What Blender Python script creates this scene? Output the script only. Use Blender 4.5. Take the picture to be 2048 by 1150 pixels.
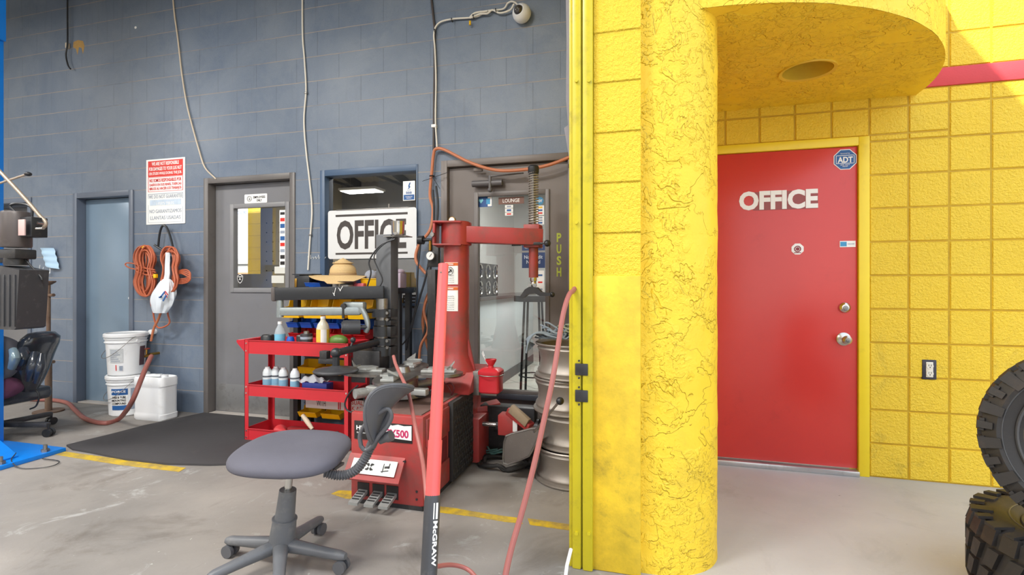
import bpy, bmesh, math, random
from mathutils import Vector, Matrix
random.seed(7)
for o in list(bpy.data.objects): bpy.data.objects.remove(o)
scene = bpy.context.scene
COL = scene.collection
# ------------------------------------------------------------------ camera
FPX, HOR, H = 1000.0, 564.0, 1.17          # focal length in px, horizon row, eye height (m)
TH = math.radians(15.27)                   # camera is turned this much to the left of the wall's normal
ST, CT = math.sin(TH), math.cos(TH)
cam = bpy.data.cameras.new('camera'); camo = bpy.data.objects.new('camera', cam); COL.objects.link(camo)
cam.sensor_fit = 'HORIZONTAL'; cam.sensor_width = 36.0; cam.lens = 36.0*FPX/2048.0
cam.shift_y = -(575.0-HOR)/2048.0
cam.clip_start = 0.05
camo.location = (0, 0, H); camo.rotation_euler = (math.pi/2, 0, TH)
scene.camera = camo
scene.view_settings.view_transform = 'Standard'
scene.view_settings.look = 'None'
scene.view_settings.exposure = 0.0
scene.view_settings.gamma = 1.0
scene.view_settings.use_curve_mapping = False
# ------------------------------------------------------------------ world and sun
w = bpy.data.worlds.new('sky'); scene.world = w; w.use_nodes = True
nt = w.node_tree; nt.nodes.clear()
tc = nt.nodes.new('ShaderNodeTexCoord'); sx = nt.nodes.new('ShaderNodeSeparateXYZ')
rmp = nt.nodes.new('ShaderNodeValToRGB'); bg = nt.nodes.new('ShaderNodeBackground'); wo = nt.nodes.new('ShaderNodeOutputWorld')
nt.links.new(tc.outputs['Generated'], sx.inputs[0]); nt.links.new(sx.outputs['Z'], rmp.inputs[0])
rmp.color_ramp.elements[0].position = 0.0; rmp.color_ramp.elements[0].color = (1.0, 0.985, 0.95, 1)
rmp.color_ramp.elements[1].position = 0.7; rmp.color_ramp.elements[1].color = (0.66, 0.80, 1.0, 1)
nt.links.new(rmp.outputs[0], bg.inputs[0]); bg.inputs[1].default_value = 2.3
nt.links.new(bg.outputs[0], wo.inputs[0])
sd = bpy.data.lights.new('sun', 'SUN'); sd.energy = 9.0; sd.angle = 0.009; sd.color = (1.0, 0.95, 0.86)
so = bpy.data.objects.new('sun', sd); COL.objects.link(so)
so.rotation_euler = Vector((0.67, 1.05, -1.0)).to_track_quat('-Z', 'Y').to_euler()
def area_lamp(loc, sx_, sy_, power, col=(1, 0.97, 0.92), rot=(0, 0, 0)):
    l = bpy.data.lights.new('lamp_light', 'AREA'); l.shape = 'RECTANGLE'; l.size = sx_; l.size_y = sy_; l.energy = power; l.color = col
    o = bpy.data.objects.new('lamp_light', l); COL.objects.link(o); o.location = loc; o.rotation_euler = rot
    return o
LAMP_W = 120
LAMPS = [(-8.3, -6.06, 3.9), (-4.2, -6.06, 3.9), (-7.4, 0.6, 3.9), (-4.2, 0.6, 3.9), (-1.8, 0.3, 3.9), (-5.6, -2.8, 3.9), (-2.2, -3.2, 3.9)]  # first is the mirrored lamp; the others are added unseen to brighten the garage
for L in LAMPS: area_lamp((L[0], L[1], L[2]-0.02), 1.15, 0.5, LAMP_W)
area_lamp((-0.6, 5.6, 2.68), 1.1, 0.5, 110)      # unseen light added to brighten the lounge
area_lamp((-3.6, 5.0, 2.68), 0.9, 0.4, 60)      # unseen fill light added for the room behind the employees door

# ------------------------------------------------------------------ helpers
def at(px, py, Y):                                  # point of the vertical plane y = Y seen in that direction
    u = (px-1024)/FPX; v = (HOR-py)/FPX
    d = Vector((-ST+u*CT, CT+u*ST, v)); return Vector((0, 0, H)) + d*(Y/d.y)
def atz(px, py, Z):                                 # point at that distance along the viewing axis
    u = (px-1024)/FPX; v = (HOR-py)/FPX
    return Vector((0, 0, H)) + Vector((-ST+u*CT, CT+u*ST, v))*Z
def gr(px, py, z=0.0):                              # point of the horizontal plane z
    u = (px-1024)/FPX; v = (HOR-py)/FPX
    return Vector((0, 0, H)) + Vector((-ST+u*CT, CT+u*ST, v))*((z-H)/v)
def lin(c):
    return tuple(((x/255.0)/12.92 if x/255.0 <= 0.04045 else ((x/255.0+0.055)/1.055)**2.4) for x in c) + (1.0,)
def curve(pts, n=8):                                # Catmull-Rom through the points
    pts = [Vector(p) for p in pts]
    if len(pts) < 3: return pts
    P = [pts[0]*2-pts[1]] + pts + [pts[-1]*2-pts[-2]]; out = []
    for i in range(1, len(P)-2):
        a, b, c, d = P[i-1], P[i], P[i+1], P[i+2]
        for k in range(n):
            t = k/n
            out.append(0.5*((2*b)+(-a+c)*t+(2*a-5*b+4*c-d)*t*t+(-a+3*b-3*c+d)*t**3))
    out.append(pts[-1]); return out
def frame(axis):
    a = Vector(axis).normalized(); u = a.orthogonal().normalized(); return u, a.cross(u), a
class MB:
    def __init__(s): s.bm = bmesh.new(); s.M = Matrix.Identity(4)
    def v(s, p): return s.bm.verts.new(s.M @ Vector(p))
    def face(s, vs):
        try: return s.bm.faces.new(vs)
        except ValueError: return None
    def box(s, x0, x1, y0, y1, z0, z1, bev=0, seg=2):
        if x0 > x1: x0, x1 = x1, x0
        if y0 > y1: y0, y1 = y1, y0
        if z0 > z1: z0, z1 = z1, z0
        V = [s.v((x, y, z)) for z in (z0, z1) for y in (y0, y1) for x in (x0, x1)]
        F = [s.face([V[i] for i in q]) for q in ((0, 2, 3, 1), (4, 5, 7, 6), (0, 1, 5, 4), (2, 6, 7, 3), (0, 4, 6, 2), (1, 3, 7, 5))]
        if bev:
            E = list({e for f in F for e in f.edges})
            bmesh.ops.bevel(s.bm, geom=E, offset=bev, segments=seg, affect='EDGES', profile=0.5, clamp_overlap=True)
        return s
    def cb(s, c, d, bev=0): return s.box(c[0]-d[0]/2, c[0]+d[0]/2, c[1]-d[1]/2, c[1]+d[1]/2, c[2]-d[2]/2, c[2]+d[2]/2, bev)
    def bar(s, p0, p1, wd, ht, bev=0, up=(0, 0, 1)):    # box section from p0 to p1
        p0 = Vector(p0); p1 = Vector(p1); a = (p1-p0); L = a.length; a.normalize()
        side = a.cross(Vector(up)); side = side.normalized() if side.length > 1e-4 else a.orthogonal().normalized(); u2 = side.cross(a)
        R = Matrix((side, a, u2)).transposed().to_4x4(); old = s.M
        s.M = old @ Matrix.Translation(p0) @ R; s.box(-wd/2, wd/2, 0, L, -ht/2, ht/2, bev); s.M = old; return s
    def rings(s, R, closed=False, cap=True):
        n = len(R[0])
        for a, b in zip(R, R[1:]+([R[0]] if closed else [])):
            for i in range(n): s.face([a[i], a[(i+1) % n], b[(i+1) % n], b[i]])
        if cap and not closed: s.face(R[0][::-1]); s.face(R[-1])
        return s
    def cyl(s, p0, p1, r0, r1=None, n=24, cap=True):
        r1 = r0 if r1 is None else r1; p0 = Vector(p0); p1 = Vector(p1); u, v, a = frame(p1-p0)
        return s.rings([[s.v(p+(u*math.cos(t)+v*math.sin(t))*r) for t in (2*math.pi*i/n for i in range(n))] for p, r in ((p0, r0), (p1, r1))], cap=cap)
    def lathe(s, prof, c=(0, 0, 0), axis=(0, 0, 1), n=32, cap=False, sc=(1, 1)):
        c = Vector(c); a = Vector(axis).normalized()
        if abs(a.z) > .999: u, v = Vector((1, 0, 0)), Vector((0, 1 if a.z > 0 else -1, 0))
        else: u, v, a = frame(axis)
        R = [[s.v(c+a*z+u*(math.cos(t)*r*sc[0])+v*(math.sin(t)*r*sc[1])) for t in (2*math.pi*i/n for i in range(n))] for r, z in prof]
        return s.rings(R, cap=cap)
    def tube(s, pts, r, n=8, k=0, closed=False, cap=True):
        pts = curve(pts, k) if k else [Vector(p) for p in pts]
        rr = r if hasattr(r, '__len__') else None; R = []; prev = None; N = len(pts)
        for i, p in enumerate(pts):
            t = (pts[min(i+1, N-1)]-pts[max(i-1, 0)])
            if closed: t = pts[(i+1) % N]-pts[i-1]
            if t.length < 1e-9: t = Vector((0, 0, 1))
            t.normalize()
            if prev is None: u = t.orthogonal().normalized()
            else:
                u = prev-t*prev.dot(t); u = u.normalized() if u.length > 1e-6 else t.orthogonal().normalized()
            prev = u; vv = t.cross(u); q = rr[min(len(rr)-1, int(i*len(rr)/N))] if rr else r
            if rr and len(rr) > 1:
                f = i/(N-1)*(len(rr)-1); j = min(int(f), len(rr)-2); q = rr[j]*(1-f+j)+rr[j+1]*(f-j)
            R.append([s.v(p+(u*math.cos(a)+vv*math.sin(a))*q) for a in (2*math.pi*j/n for j in range(n))])
        return s.rings(R, closed=closed, cap=cap)
    def ring(s, c, R, r, axis=(0, 0, 1), n=40, m=10, a0=0, a1=2*math.pi):
        u, v, a = frame(axis); c = Vector(c); full = abs(a1-a0) > 6.28
        return s.tube([c+(u*math.cos(a0+(a1-a0)*i/n)+v*math.sin(a0+(a1-a0)*i/n))*R for i in range(n if full else n+1)], r, m, closed=full)
    def ell(s, c, r, n=20, m=12):
        c = Vector(c); R = []
        for j in range(1, m):
            ph = math.pi*j/m
            R.append([s.v((c.x+r[0]*math.sin(ph)*math.cos(t), c.y+r[1]*math.sin(ph)*math.sin(t), c.z-r[2]*math.cos(ph))) for t in (2*math.pi*i/n for i in range(n))])
        a = s.v((c.x, c.y, c.z-r[2])); b = s.v((c.x, c.y, c.z+r[2])); s.rings(R, cap=False)
        for i in range(n): s.face([a, R[0][(i+1) % n], R[0][i]]); s.face([b, R[-1][i], R[-1][(i+1) % n]])
        return s
    def poly(s, pts, ext):                              # planar outline (3D points) extruded by vector ext
        ext = Vector(ext); A = [s.v(p) for p in pts]; B = [s.v(Vector(p)+ext) for p in pts]; n = len(A)
        s.face(A[::-1]); s.face(B)
        for i in range(n): s.face([A[i], A[(i+1) % n], B[(i+1) % n], B[i]])
        return s
    def grid(s, fn, nu, nv, thick=0):                   # surface fn(u,v) u,v in 0..1
        V = [[s.v(fn(i/nu, j/nv)) for i in range(nu+1)] for j in range(nv+1)]; F = []
        for j in range(nv):
            for i in range(nu): F.append(s.face([V[j][i], V[j][i+1], V[j+1][i+1], V[j+1][i]]))
        if thick: bmesh.ops.recalc_face_normals(s.bm, faces=F); bmesh.ops.solidify(s.bm, geom=F, thickness=thick)
        return s
def wloc(o):
    p = Vector((0, 0, 0))
    while o is not None: p += o.location; o = o.parent
    return p
def emit(name, mb, mat, parent=None, ang=35):
    bm = mb.bm; bmesh.ops.recalc_face_normals(bm, faces=bm.faces)
    if parent is not None: off = wloc(parent)
    else:
        xs = [v.co for v in bm.verts]
        off = Vector(((min(p.x for p in xs)+max(p.x for p in xs))/2, (min(p.y for p in xs)+max(p.y for p in xs))/2, min(p.z for p in xs)))
    for v in bm.verts: v.co -= off
    me = bpy.data.meshes.new(name); bm.to_mesh(me); bm.free()
    for p in me.polygons: p.use_smooth = True
    me.set_sharp_from_angle(angle=math.radians(ang))
    o = bpy.data.objects.new(name, me); COL.objects.link(o)
    if mat is not None: me.materials.append(mat)
    if parent is None: o.location = off
    else: o.parent = parent
    return o
def tag(o, label, cat, group=None):
    o['label'] = label; o['category'] = cat
    if group: o['group'] = group
    return o
def struct(name, mb, mat, ang=35): o = emit(name, mb, mat, None, ang); o['kind'] = 'structure'; return o
def thing(name, label, cat, loc, group=None):
    o = bpy.data.objects.new(name, None); COL.objects.link(o); o.location = Vector(loc); o.empty_display_size = .1
    return tag(o, label, cat, group)
def solo(name, mb, mat, label, cat, group=None): return tag(emit(name, mb, mat), label, cat, group)
def copy_tree(o, parent=None):
    c = o.copy(); COL.objects.link(c); c.parent = parent
    for ch in list(o.children): copy_tree(ch, c)
    return c
def words(name, s, o, wd, ht, mat, parent, ex=(1, 0, 0), ez=(0, 0, 1), bold=0.0, depth=0.0006, align='c'):
    """lettering that fills a box wd x ht centred on o, running along ex with ez up"""
    cu = bpy.data.curves.new(name, 'FONT'); cu.body = s; cu.size = 1; cu.offset = bold; cu.extrude = 0.01
    cu.align_x = 'CENTER' if align == 'c' else 'LEFT'
    cu.resolution_u = 3
    t = bpy.data.objects.new('tmp', cu); COL.objects.link(t); dg = bpy.context.evaluated_depsgraph_get(); dg.update()
    me = bpy.data.meshes.new_from_object(t.evaluated_get(dg)); bpy.data.objects.remove(t); bpy.data.curves.remove(cu)
    X = [v.co.x for v in me.vertices]; Y = [v.co.y for v in me.vertices]
    x0, x1, y0, y1 = min(X), max(X), min(Y), max(Y); sx_ = wd/(x1-x0); sy_ = ht/(y1-y0)
    ex = Vector(ex).normalized(); ez = Vector(ez).normalized(); nn = ex.cross(ez); off = Vector(o)-(wloc(parent) if parent else Vector((0, 0, 0)))
    for v in me.vertices:
        v.co = off+ex*((v.co.x-(x0+x1)/2)*sx_)+ez*((v.co.y-(y0+y1)/2)*sy_)+nn*(v.co.z*depth/0.01)
    me.name = name; me.materials.clear(); me.materials.append(mat)
    ob = bpy.data.objects.new(name, me); COL.objects.link(ob)
    if parent: ob.parent = parent
    return ob
# ------------------------------------------------------------------ materials
def nodes(name):
    m = bpy.data.materials.new(name); m.use_nodes = True; t = m.node_tree; b = t.nodes['Principled BSDF']
    return m, t, b
def N(t, kind, **kw):
    n = t.nodes.new(kind)
    for k, v in kw.items(): setattr(n, k, v)
    return n
def mixc(t, fac, a, b, mode='MIX'):
    n = t.nodes.new('ShaderNodeMix'); n.data_type = 'RGBA'; n.blend_type = mode
    for sock, val in ((n.inputs[0], fac), (n.inputs[6], a), (n.inputs[7], b)):
        if isinstance(val, bpy.types.NodeSocket): t.links.new(val, sock)
        else: sock.default_value = val
    return n.outputs[2]
def noise(t, co, scale, det=4, rough=.6, dist=0):
    n = t.nodes.new('ShaderNodeTexNoise'); n.inputs['Scale'].default_value = scale; n.inputs['Detail'].default_value = det
    n.inputs['Roughness'].default_value = rough; n.inputs['Distortion'].default_value = dist
    if co: t.links.new(co, n.inputs['Vector'])
    return n.outputs['Fac']
def ramp(t, src, a, b, c0=0.0, c1=1.0):
    n = t.nodes.new('ShaderNodeMapRange'); t.links.new(src, n.inputs[0]); n.inputs[1].default_value = a; n.inputs[2].default_value = b
    n.inputs[3].default_value = c0; n.inputs[4].default_value = c1; return n.outputs[0]
def mth(t, op, a, b=0.0):
    n = t.nodes.new('ShaderNodeMath'); n.operation = op
    for i, v in enumerate((a, b)):
        if isinstance(v, bpy.types.NodeSocket): t.links.new(v, n.inputs[i])
        else: n.inputs[i].default_value = v
    return n.outputs[0]
def bump(t, b, h, strength=.3, dist=.005):
    n = t.nodes.new('ShaderNodeBump'); n.inputs['Strength'].default_value = strength; n.inputs['Distance'].default_value = dist
    t.links.new(h, n.inputs['Height']); t.links.new(n.outputs[0], b.inputs['Normal'])
_mats = {}
def M(name, col, rough=.5, metal=0, var=.12, vs=6, dirt=0, dcol=(60, 55, 50), ds=9, bmp=0, bs=200, coat=0, alpha=1, emis=0):
    if name in _mats: return _mats[name]
    m, t, b = nodes(name); _mats[name] = m
    geo = N(t, 'ShaderNodeNewGeometry').outputs['Position']
    c = lin(col); d = tuple(x*(1-var) for x in c[:3])+(1,); l = tuple(min(1, x*(1+var)) for x in c[:3])+(1,)
    cc = mixc(t, noise(t, geo, vs), d, l)
    if dirt:
        f = ramp(t, noise(t, geo, ds, 8, .7), .62-dirt*.3, .72, 0, min(1, dirt*1.3)); cc = mixc(t, f, cc, lin(dcol))
    t.links.new(cc, b.inputs['Base Color']); b.inputs['Roughness'].default_value = rough; b.inputs['Metallic'].default_value = metal
    if coat: b.inputs['Coat Weight'].default_value = coat
    if bmp: bump(t, b, noise(t, geo, bs, 3), bmp, .002)
    if emis: b.inputs['Emission Color'].default_value = c; b.inputs['Emission Strength'].default_value = emis
    if alpha < 1: b.inputs['Alpha'].default_value = alpha
    return m
def glass(name, tint, refl, rough=0.0):
    m = bpy.data.materials.new(name); m.use_nodes = True; t = m.node_tree; t.nodes.clear()
    tr = N(t, 'ShaderNodeBsdfTransparent'); tr.inputs[0].default_value = tint
    gl = N(t, 'ShaderNodeBsdfGlossy'); gl.inputs['Roughness'].default_value = rough; gl.inputs['Color'].default_value = (1, 1, 1, 1)
    mx = N(t, 'ShaderNodeMixShader'); mx.inputs[0].default_value = refl; out = N(t, 'ShaderNodeOutputMaterial')
    t.links.new(tr.outputs[0], mx.inputs[1]); t.links.new(gl.outputs[0], mx.inputs[2]); t.links.new(mx.outputs[0], out.inputs[0]); return m
def scr(t, b, geo):                                      # helper: XZ coordinates as a vector
    s = N(t, 'ShaderNodeSeparateXYZ'); t.links.new(geo, s.inputs[0]); return s
def comb(t, x, y, z=0.0):
    n = N(t, 'ShaderNodeCombineXYZ')
    for i, v in enumerate((x, y, z)):
        if isinstance(v, bpy.types.NodeSocket): t.links.new(v, n.inputs[i])
        else: n.inputs[i].default_value = v
    return n.outputs[0]
def blue_block():
    m, t, b = nodes('blue_painted_block')
    geo = N(t, 'ShaderNodeNewGeometry').outputs['Position']; s = scr(t, b, geo)
    wob = mth(t, 'MULTIPLY', mth(t, 'SUBTRACT', noise(t, geo, 5, 3), .5), .008)
    xx = mth(t, 'ADD', s.outputs['X'], .2032+.002); zz = mth(t, 'ADD', mth(t, 'ADD', s.outputs['Z'], .008), wob)
    br = N(t, 'ShaderNodeTexBrick'); br.offset = .5; t.links.new(comb(t, xx, zz), br.inputs['Vector'])
    br.inputs['Scale'].default_value = 1; br.inputs['Brick Width'].default_value = .4064; br.inputs['Row Height'].default_value = .2032
    br.inputs['Mortar Size'].default_value = .0035; br.inputs['Mortar Smooth'].default_value = .3
    # horizontal joint only
    fr = mth(t, 'FRACT', mth(t, 'DIVIDE', zz, .2032)); dl = mth(t, 'ABSOLUTE', mth(t, 'SUBTRACT', fr, .5))
    hj = ramp(t, dl, .478, .492)
    base = mixc(t, ramp(t, noise(t, geo, 1.3, 6, .65, .6), .35, .68), lin((99, 113, 132)), lin((120, 131, 145)))
    base = mixc(t, mth(t, 'MULTIPLY', ramp(t, noise(t, geo, 3.5, 8, .7), .52, .75), .6), base, lin((78, 96, 122)))
    base = mixc(t, ramp(t, noise(t, geo, 260, 2, .5), .60, .72, 0, .45), base, lin((48, 58, 74)))
    tan = mth(t, 'MULTIPLY', hj, mth(t, 'MULTIPLY', ramp(t, noise(t, geo, 1.1, 5, .7), .34, .50), .85))
    base = mixc(t, mth(t, 'MULTIPLY', br.outputs['Fac'], .25), base, lin((58, 68, 82)))
    base = mixc(t, tan, base, lin((158, 148, 138)))
    # dark run marks
    st = noise(t, comb(t, mth(t, 'MULTIPLY', s.outputs['X'], 16), mth(t, 'MULTIPLY', s.outputs['Z'], .9)), 1, 4)
    base = mixc(t, mth(t, 'MULTIPLY', ramp(t, st, .6, .8), .3), base, lin((70, 66, 66)))
    t.links.new(base, b.inputs['Base Color']); b.inputs['Roughness'].default_value = .42
    hgt = mth(t, 'SUBTRACT', mth(t, 'MULTIPLY', noise(t, geo, 170, 3), .35), mth(t, 'MULTIPLY', br.outputs['Fac'], 1.0))
    bump(t, b, hgt, .5, .004); return m
def yellow(name, stucco=0, joints=0, dark=0, lowdirt=.5, smooth=0):
    m, t, b = nodes(name); geo = N(t, 'ShaderNodeNewGeometry').outputs['Position']; s = scr(t, b, geo)
    c = mixc(t, noise(t, geo, 3, 5), lin((240, 199, 36)), lin((248, 211, 58)))
    if stucco:
        d1 = noise(t, geo, 5, 4, .6, .5); lev = ramp(t, d1, .50, .512)            # trowelled skip patches with torn edges
        gate = ramp(t, noise(t, geo, 3.3, 3), .40, .50)                            # where the float left the coat rough
        lv2 = mth(t, 'MULTIPLY', ramp(t, noise(t, geo, 24, 3, .6, .7), .52, .56), gate)
        fine = mth(t, 'MULTIPLY', noise(t, geo, 95, 4, .6), mth(t, 'ADD', mth(t, 'MULTIPLY', gate, 1.0), .25))
        edge = mth(t, 'MULTIPLY', mth(t, 'LESS_THAN', mth(t, 'ABSOLUTE', mth(t, 'SUBTRACT', d1, .502)), .0035), ramp(t, noise(t, geo, 14, 3), .45, .6))
        c = mixc(t, mth(t, 'MULTIPLY', edge, .2), c, lin((160, 120, 20)))  # shadow along the torn ridges, put into the colour
        hg = mth(t, 'ADD', mth(t, 'ADD', lev, mth(t, 'MULTIPLY', lv2, .6)), mth(t, 'MULTIPLY', fine, .5))
        bump(t, b, hg, .85, .009*stucco)
    else:
        f = noise(t, geo, 85, 3, .65)
        if joints:
            fr = mth(t, 'FRACT', mth(t, 'DIVIDE', mth(t, 'ADD', s.outputs['Z'], .06), .2032)); dl = mth(t, 'ABSOLUTE', mth(t, 'SUBTRACT', fr, .5))
            hj = ramp(t, dl, .45, .49); f = mth(t, 'SUBTRACT', mth(t, 'MULTIPLY', f, 1), mth(t, 'MULTIPLY', hj, .8))
            c = mixc(t, mth(t, 'MULTIPLY', hj, .18), c, lin((190, 150, 20)))
        c = mixc(t, ramp(t, noise(t, geo, 150, 3, .6), .60, .74, 0, smooth and .1 or .38), c, lin((150, 112, 20)))
        bump(t, b, f, smooth and .25 or 1.0, smooth and .004 or .012)
    # grime patches near the ground and rubbed marks
    low = ramp(t, s.outputs['Z'], .15, 1.25, 1.0, 0.12)
    g = mth(t, 'MULTIPLY', ramp(t, noise(t, geo, 4.2, 9, .72, .5), .54, .72), mth(t, 'MULTIPLY', low, lowdirt))
    c = mixc(t, g, c, lin((92, 84, 46)))
    if dark: c = mixc(t, mth(t, 'MULTIPLY', ramp(t, noise(t, geo, 6, 8, .7), .35, .7), dark), c, lin((150, 128, 30)))
    t.links.new(c, b.inputs['Base Color']); b.inputs['Roughness'].default_value = .5; return m
def concrete(name, a, bcol, stain=1.0):
    m, t, b = nodes(name); geo = N(t, 'ShaderNodeNewGeometry').outputs['Position']
    c = mixc(t, ramp(t, noise(t, geo, .9, 7, .6, .4), .35, .65), lin(a), lin(bcol))
    c = mixc(t, mth(t, 'MULTIPLY', ramp(t, noise(t, geo, 1.9, 9, .68, .8), .54, .72), .55*stain), c, lin((92, 84, 76)))
    c = mixc(t, mth(t, 'MULTIPLY', ramp(t, noise(t, geo, 3.1, 9, .7, 1.2), .58, .66), .5*stain), c, lin((172, 172, 170)))
    c = mixc(t, ramp(t, noise(t, geo, 34, 4, .6), .70, .74, 0, .6), c, lin((205, 205, 200)))
    c = mixc(t, ramp(t, noise(t, geo, 21, 5, .6), .71, .76, 0, .6), c, lin((74, 68, 64)))
    t.links.new(c, b.inputs['Base Color'])
    t.links.new(ramp(t, noise(t, geo, 2.2, 6), .3, .7, .42, .75), b.inputs['Roughness'])
    bump(t, b, noise(t, geo, 60, 6, .7), .25, .003); return m
BLUE = blue_block()
YBLOCK = yellow('yellow_split_block'); YJAMB = yellow('yellow_jamb_block', joints=1, lowdirt=.25); YSTUC = yellow('yellow_stucco', stucco=1, lowdirt=.3)
YGUARD = yellow('yellow_smooth_plaster', dark=.6, lowdirt=1.0, smooth=1)
CONC_IN = concrete('garage_concrete', (152, 146, 140), (126, 122, 118), 1.35); CONC_OUT = concrete('walk_concrete', (188, 186, 184), (172, 170, 168), .55)
YPAINT = M('yellow_steel_paint', (200, 184, 34), .35, var=.08, dirt=.35, dcol=(120, 110, 40), ds=14)
YPAINT2 = M('yellow_frame_paint', (242, 212, 40), .4, var=.05, dirt=.12, dcol=(140, 110, 40))
REDDOOR = M('red_door_paint', (206, 60, 54), .27, var=.10, vs=1.6, dirt=.12, dcol=(120, 40, 40), ds=5)
REDBAND = M('red_band_paint', (205, 60, 68), .5, bmp=.4, bs=120)
DGREY = M('grey_door_paint', (124, 124, 127), .30, .05, var=.10, vs=3, dirt=.1, dcol=(80, 78, 78), ds=5)
BRFRM = M('brown_grey_frame', (104, 100, 98), .4, var=.1, dirt=.2, dcol=(70, 62, 58))
LFRM = M('lounge_door_paint', (112, 104, 100), .42, var=.08)
BDOOR = M('blue_door_paint', (124, 146, 166), .26, .05, var=.1, vs=2); BFRM = M('blue_frame_paint', (74, 96, 124), .4, var=.1)
BLFRM2 = M('blue_grey_frame', (98, 108, 124), .4, var=.1)
CHROME = M('chrome', (215, 215, 212), .18, 1, var=.03); STEEL = M('worn_steel', (150, 148, 145), .38, .85, var=.2, vs=20, dirt=.35, dcol=(80, 70, 62), ds=30)
CAST = M('cast_grey_steel', (176, 178, 176), .45, .6, var=.15, vs=30, dirt=.3, dcol=(90, 84, 78), ds=25)
DSTEEL = M('dark_steel', (62, 62, 64), .42, .5, var=.25, vs=18, dirt=.25, dcol=(110, 104, 98), ds=30)
BLACK = M('black_paint', (38, 40, 44), .38, 0, var=.25, dirt=.2, dcol=(90, 88, 86), ds=25)
BPLAS = M('black_plastic', (58, 59, 63), .42, 0, var=.12, dirt=.2, dcol=(120, 118, 116), ds=20)
RUBBER = M('black_rubber', (36, 35, 35), .62, 0, var=.2, dirt=.3, dcol=(80, 74, 70), ds=25, bmp=.25, bs=90)
TYRE = M('tyre_rubber', (40, 37, 36), .55, 0, var=.2, dirt=.3, dcol=(84, 68, 56), ds=9, bmp=.2, bs=120)
def grimy(name, col, grime, amt):
    m, t, b = nodes(name); geo = N(t, 'ShaderNodeNewGeometry').outputs['Position']
    c = mixc(t, noise(t, geo, 5, 5), lin(tuple(int(x*.9) for x in col)), lin(tuple(min(255, int(x*1.06)) for x in col)))
    c = mixc(t, mth(t, 'MULTIPLY', ramp(t, noise(t, geo, 4.5, 8, .72, .4), .46, .66), amt), c, lin(grime))
    c = mixc(t, ramp(t, noise(t, geo, 40, 4, .7), .66, .72, 0, .5), c, lin((84, 60, 56)))
    t.links.new(c, b.inputs['Base Color']); t.links.new(ramp(t, noise(t, geo, 9, 5), .3, .7, .32, .6), b.inputs['Roughness']); return m
MRED = grimy('machine_grimy_red', (170, 60, 58), (112, 74, 68), .7)
BRED = M('bright_red', (196, 44, 54), .35, 0, var=.06, dirt=.12, dcol=(140, 40, 44))
PRED = M('handle_red', (226, 92, 90), .35, 0, var=.05); HRED = M('faded_red_hose', (158, 92, 86), .5, 0, var=.1, vs=14)
ORANGE = M('orange_hose', (192, 118, 82), .5, 0, var=.12, vs=14); ORANGE2 = M('orange_cord', (184, 98, 66), .5, 0, var=.15, vs=30)
WHITE = M('white_plastic', (232, 234, 236), .35, 0, var=.04, dirt=.12, dcol=(170, 165, 155)); WHITE2 = M('white_print', (240, 240, 238), .45, 0, var=.03)
CREAMW = M('beige_cable', (206, 192, 172), .5, 0, var=.06); WCABLE = M('white_cable', (224, 220, 210), .5, 0, var=.05)
YBIN = M('yellow_bin', (240, 190, 18), .38, 0, var=.08, dirt=.15, dcol=(150, 110, 30)); BBIN = M('blue_bin', (26, 88, 190), .35, 0, var=.08); RBIN = M('red_bin', (200, 34, 40), .38, 0, var=.08)
INK = M('black_ink', (36, 32, 32), .5, 0, var=.05); REDINK = M('red_ink', (216, 44, 34), .5, 0, var=.06); BLUEINK = M('blue_ink', (36, 92, 156), .5, 0, var=.05); ORINK = M('orange_ink', (214, 104, 40), .5, 0, var=.05)
GREYINK = M('faded_grey_ink', (150, 160, 176), .6, 0, var=.15, vs=60); BROWN = M('brown_plate', (112, 74, 60), .45, 0, var=.05)
LIFTBLUE = M('lift_blue', (10, 120, 214), .35, 0, var=.06, dirt=.15, dcol=(30, 60, 100))
FLOORYEL = M('worn_floor_yellow', (206, 172, 30), .6, 0, var=.12, dirt=.8, dcol=(120, 108, 84), ds=12)
D, DY, JY = 3.57, 3.50, 2.053      # blue wall, yellow wall, jamb face
XS0, XS1 = -.215, -.03             # the facade wall (8 inch block)
# ------------------------------------------------------------------ floors
b = MB(); b.box(-10.4, XS0, -8, D+.2, -.15, 0); b.box(XS0, XS1, -8, JY, -.15, 0); struct('floor', b, CONC_IN)
b = MB(); b.box(XS1, 4.2, -9, DY+.1, -.18, -.012); struct('floor_walkway', b, CONC_OUT)
b = MB(); b.box(-40, -10.4, -30, 12, -.3, -.06); b.box(4.2, 40, -30, 12, -.3, -.04); struct('floor_yard', b, M('yard_asphalt', (88, 86, 84), .9, var=.15))
# ------------------------------------------------------------------ blue wall with its openings
def wall_open(mb, x0, x1, y0, y1, z0, z1, holes):
    xs = sorted({x0, x1}|{h[0] for h in holes}|{h[1] for h in holes})
    for a, c in zip(xs, xs[1:]):
        hs = sorted([h for h in holes if h[0] <= a+1e-6 and h[1] >= c-1e-6], key=lambda h: h[2]); z = z0
        for h in hs:
            if h[2] > z+1e-6: mb.box(a, c, y0, y1, z, h[2])
            z = h[3]
        if z1 > z: mb.box(a, c, y0, y1, z, z1)
def X(px, Y=D): return at(px, HOR, Y).x
def Zt(px, py, Y=D): return at(px, py, Y).z
d0 = (-7.0, X(64), 0, 2.02)
d1 = (X(148), X(268), 0, 2.03)
d2 = (X(409), X(591), 0, 2.09)
w1 = (X(641), X(836), Zt(836, 612), 2.09)
d3 = (X(883), X(1150), 0, 2.10)
b = MB(); wall_open(b, -10.4, XS1, D, D+.2, 0, 5.0, [d0, d1, d2, w1, d3])
bmesh.ops.remove_doubles(b.bm, verts=b.bm.verts, dist=1e-4)
struct('wall_blue', b, BLUE)
def pitted(mb, x0, x1, y, z0, z1, depth): pass
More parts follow.
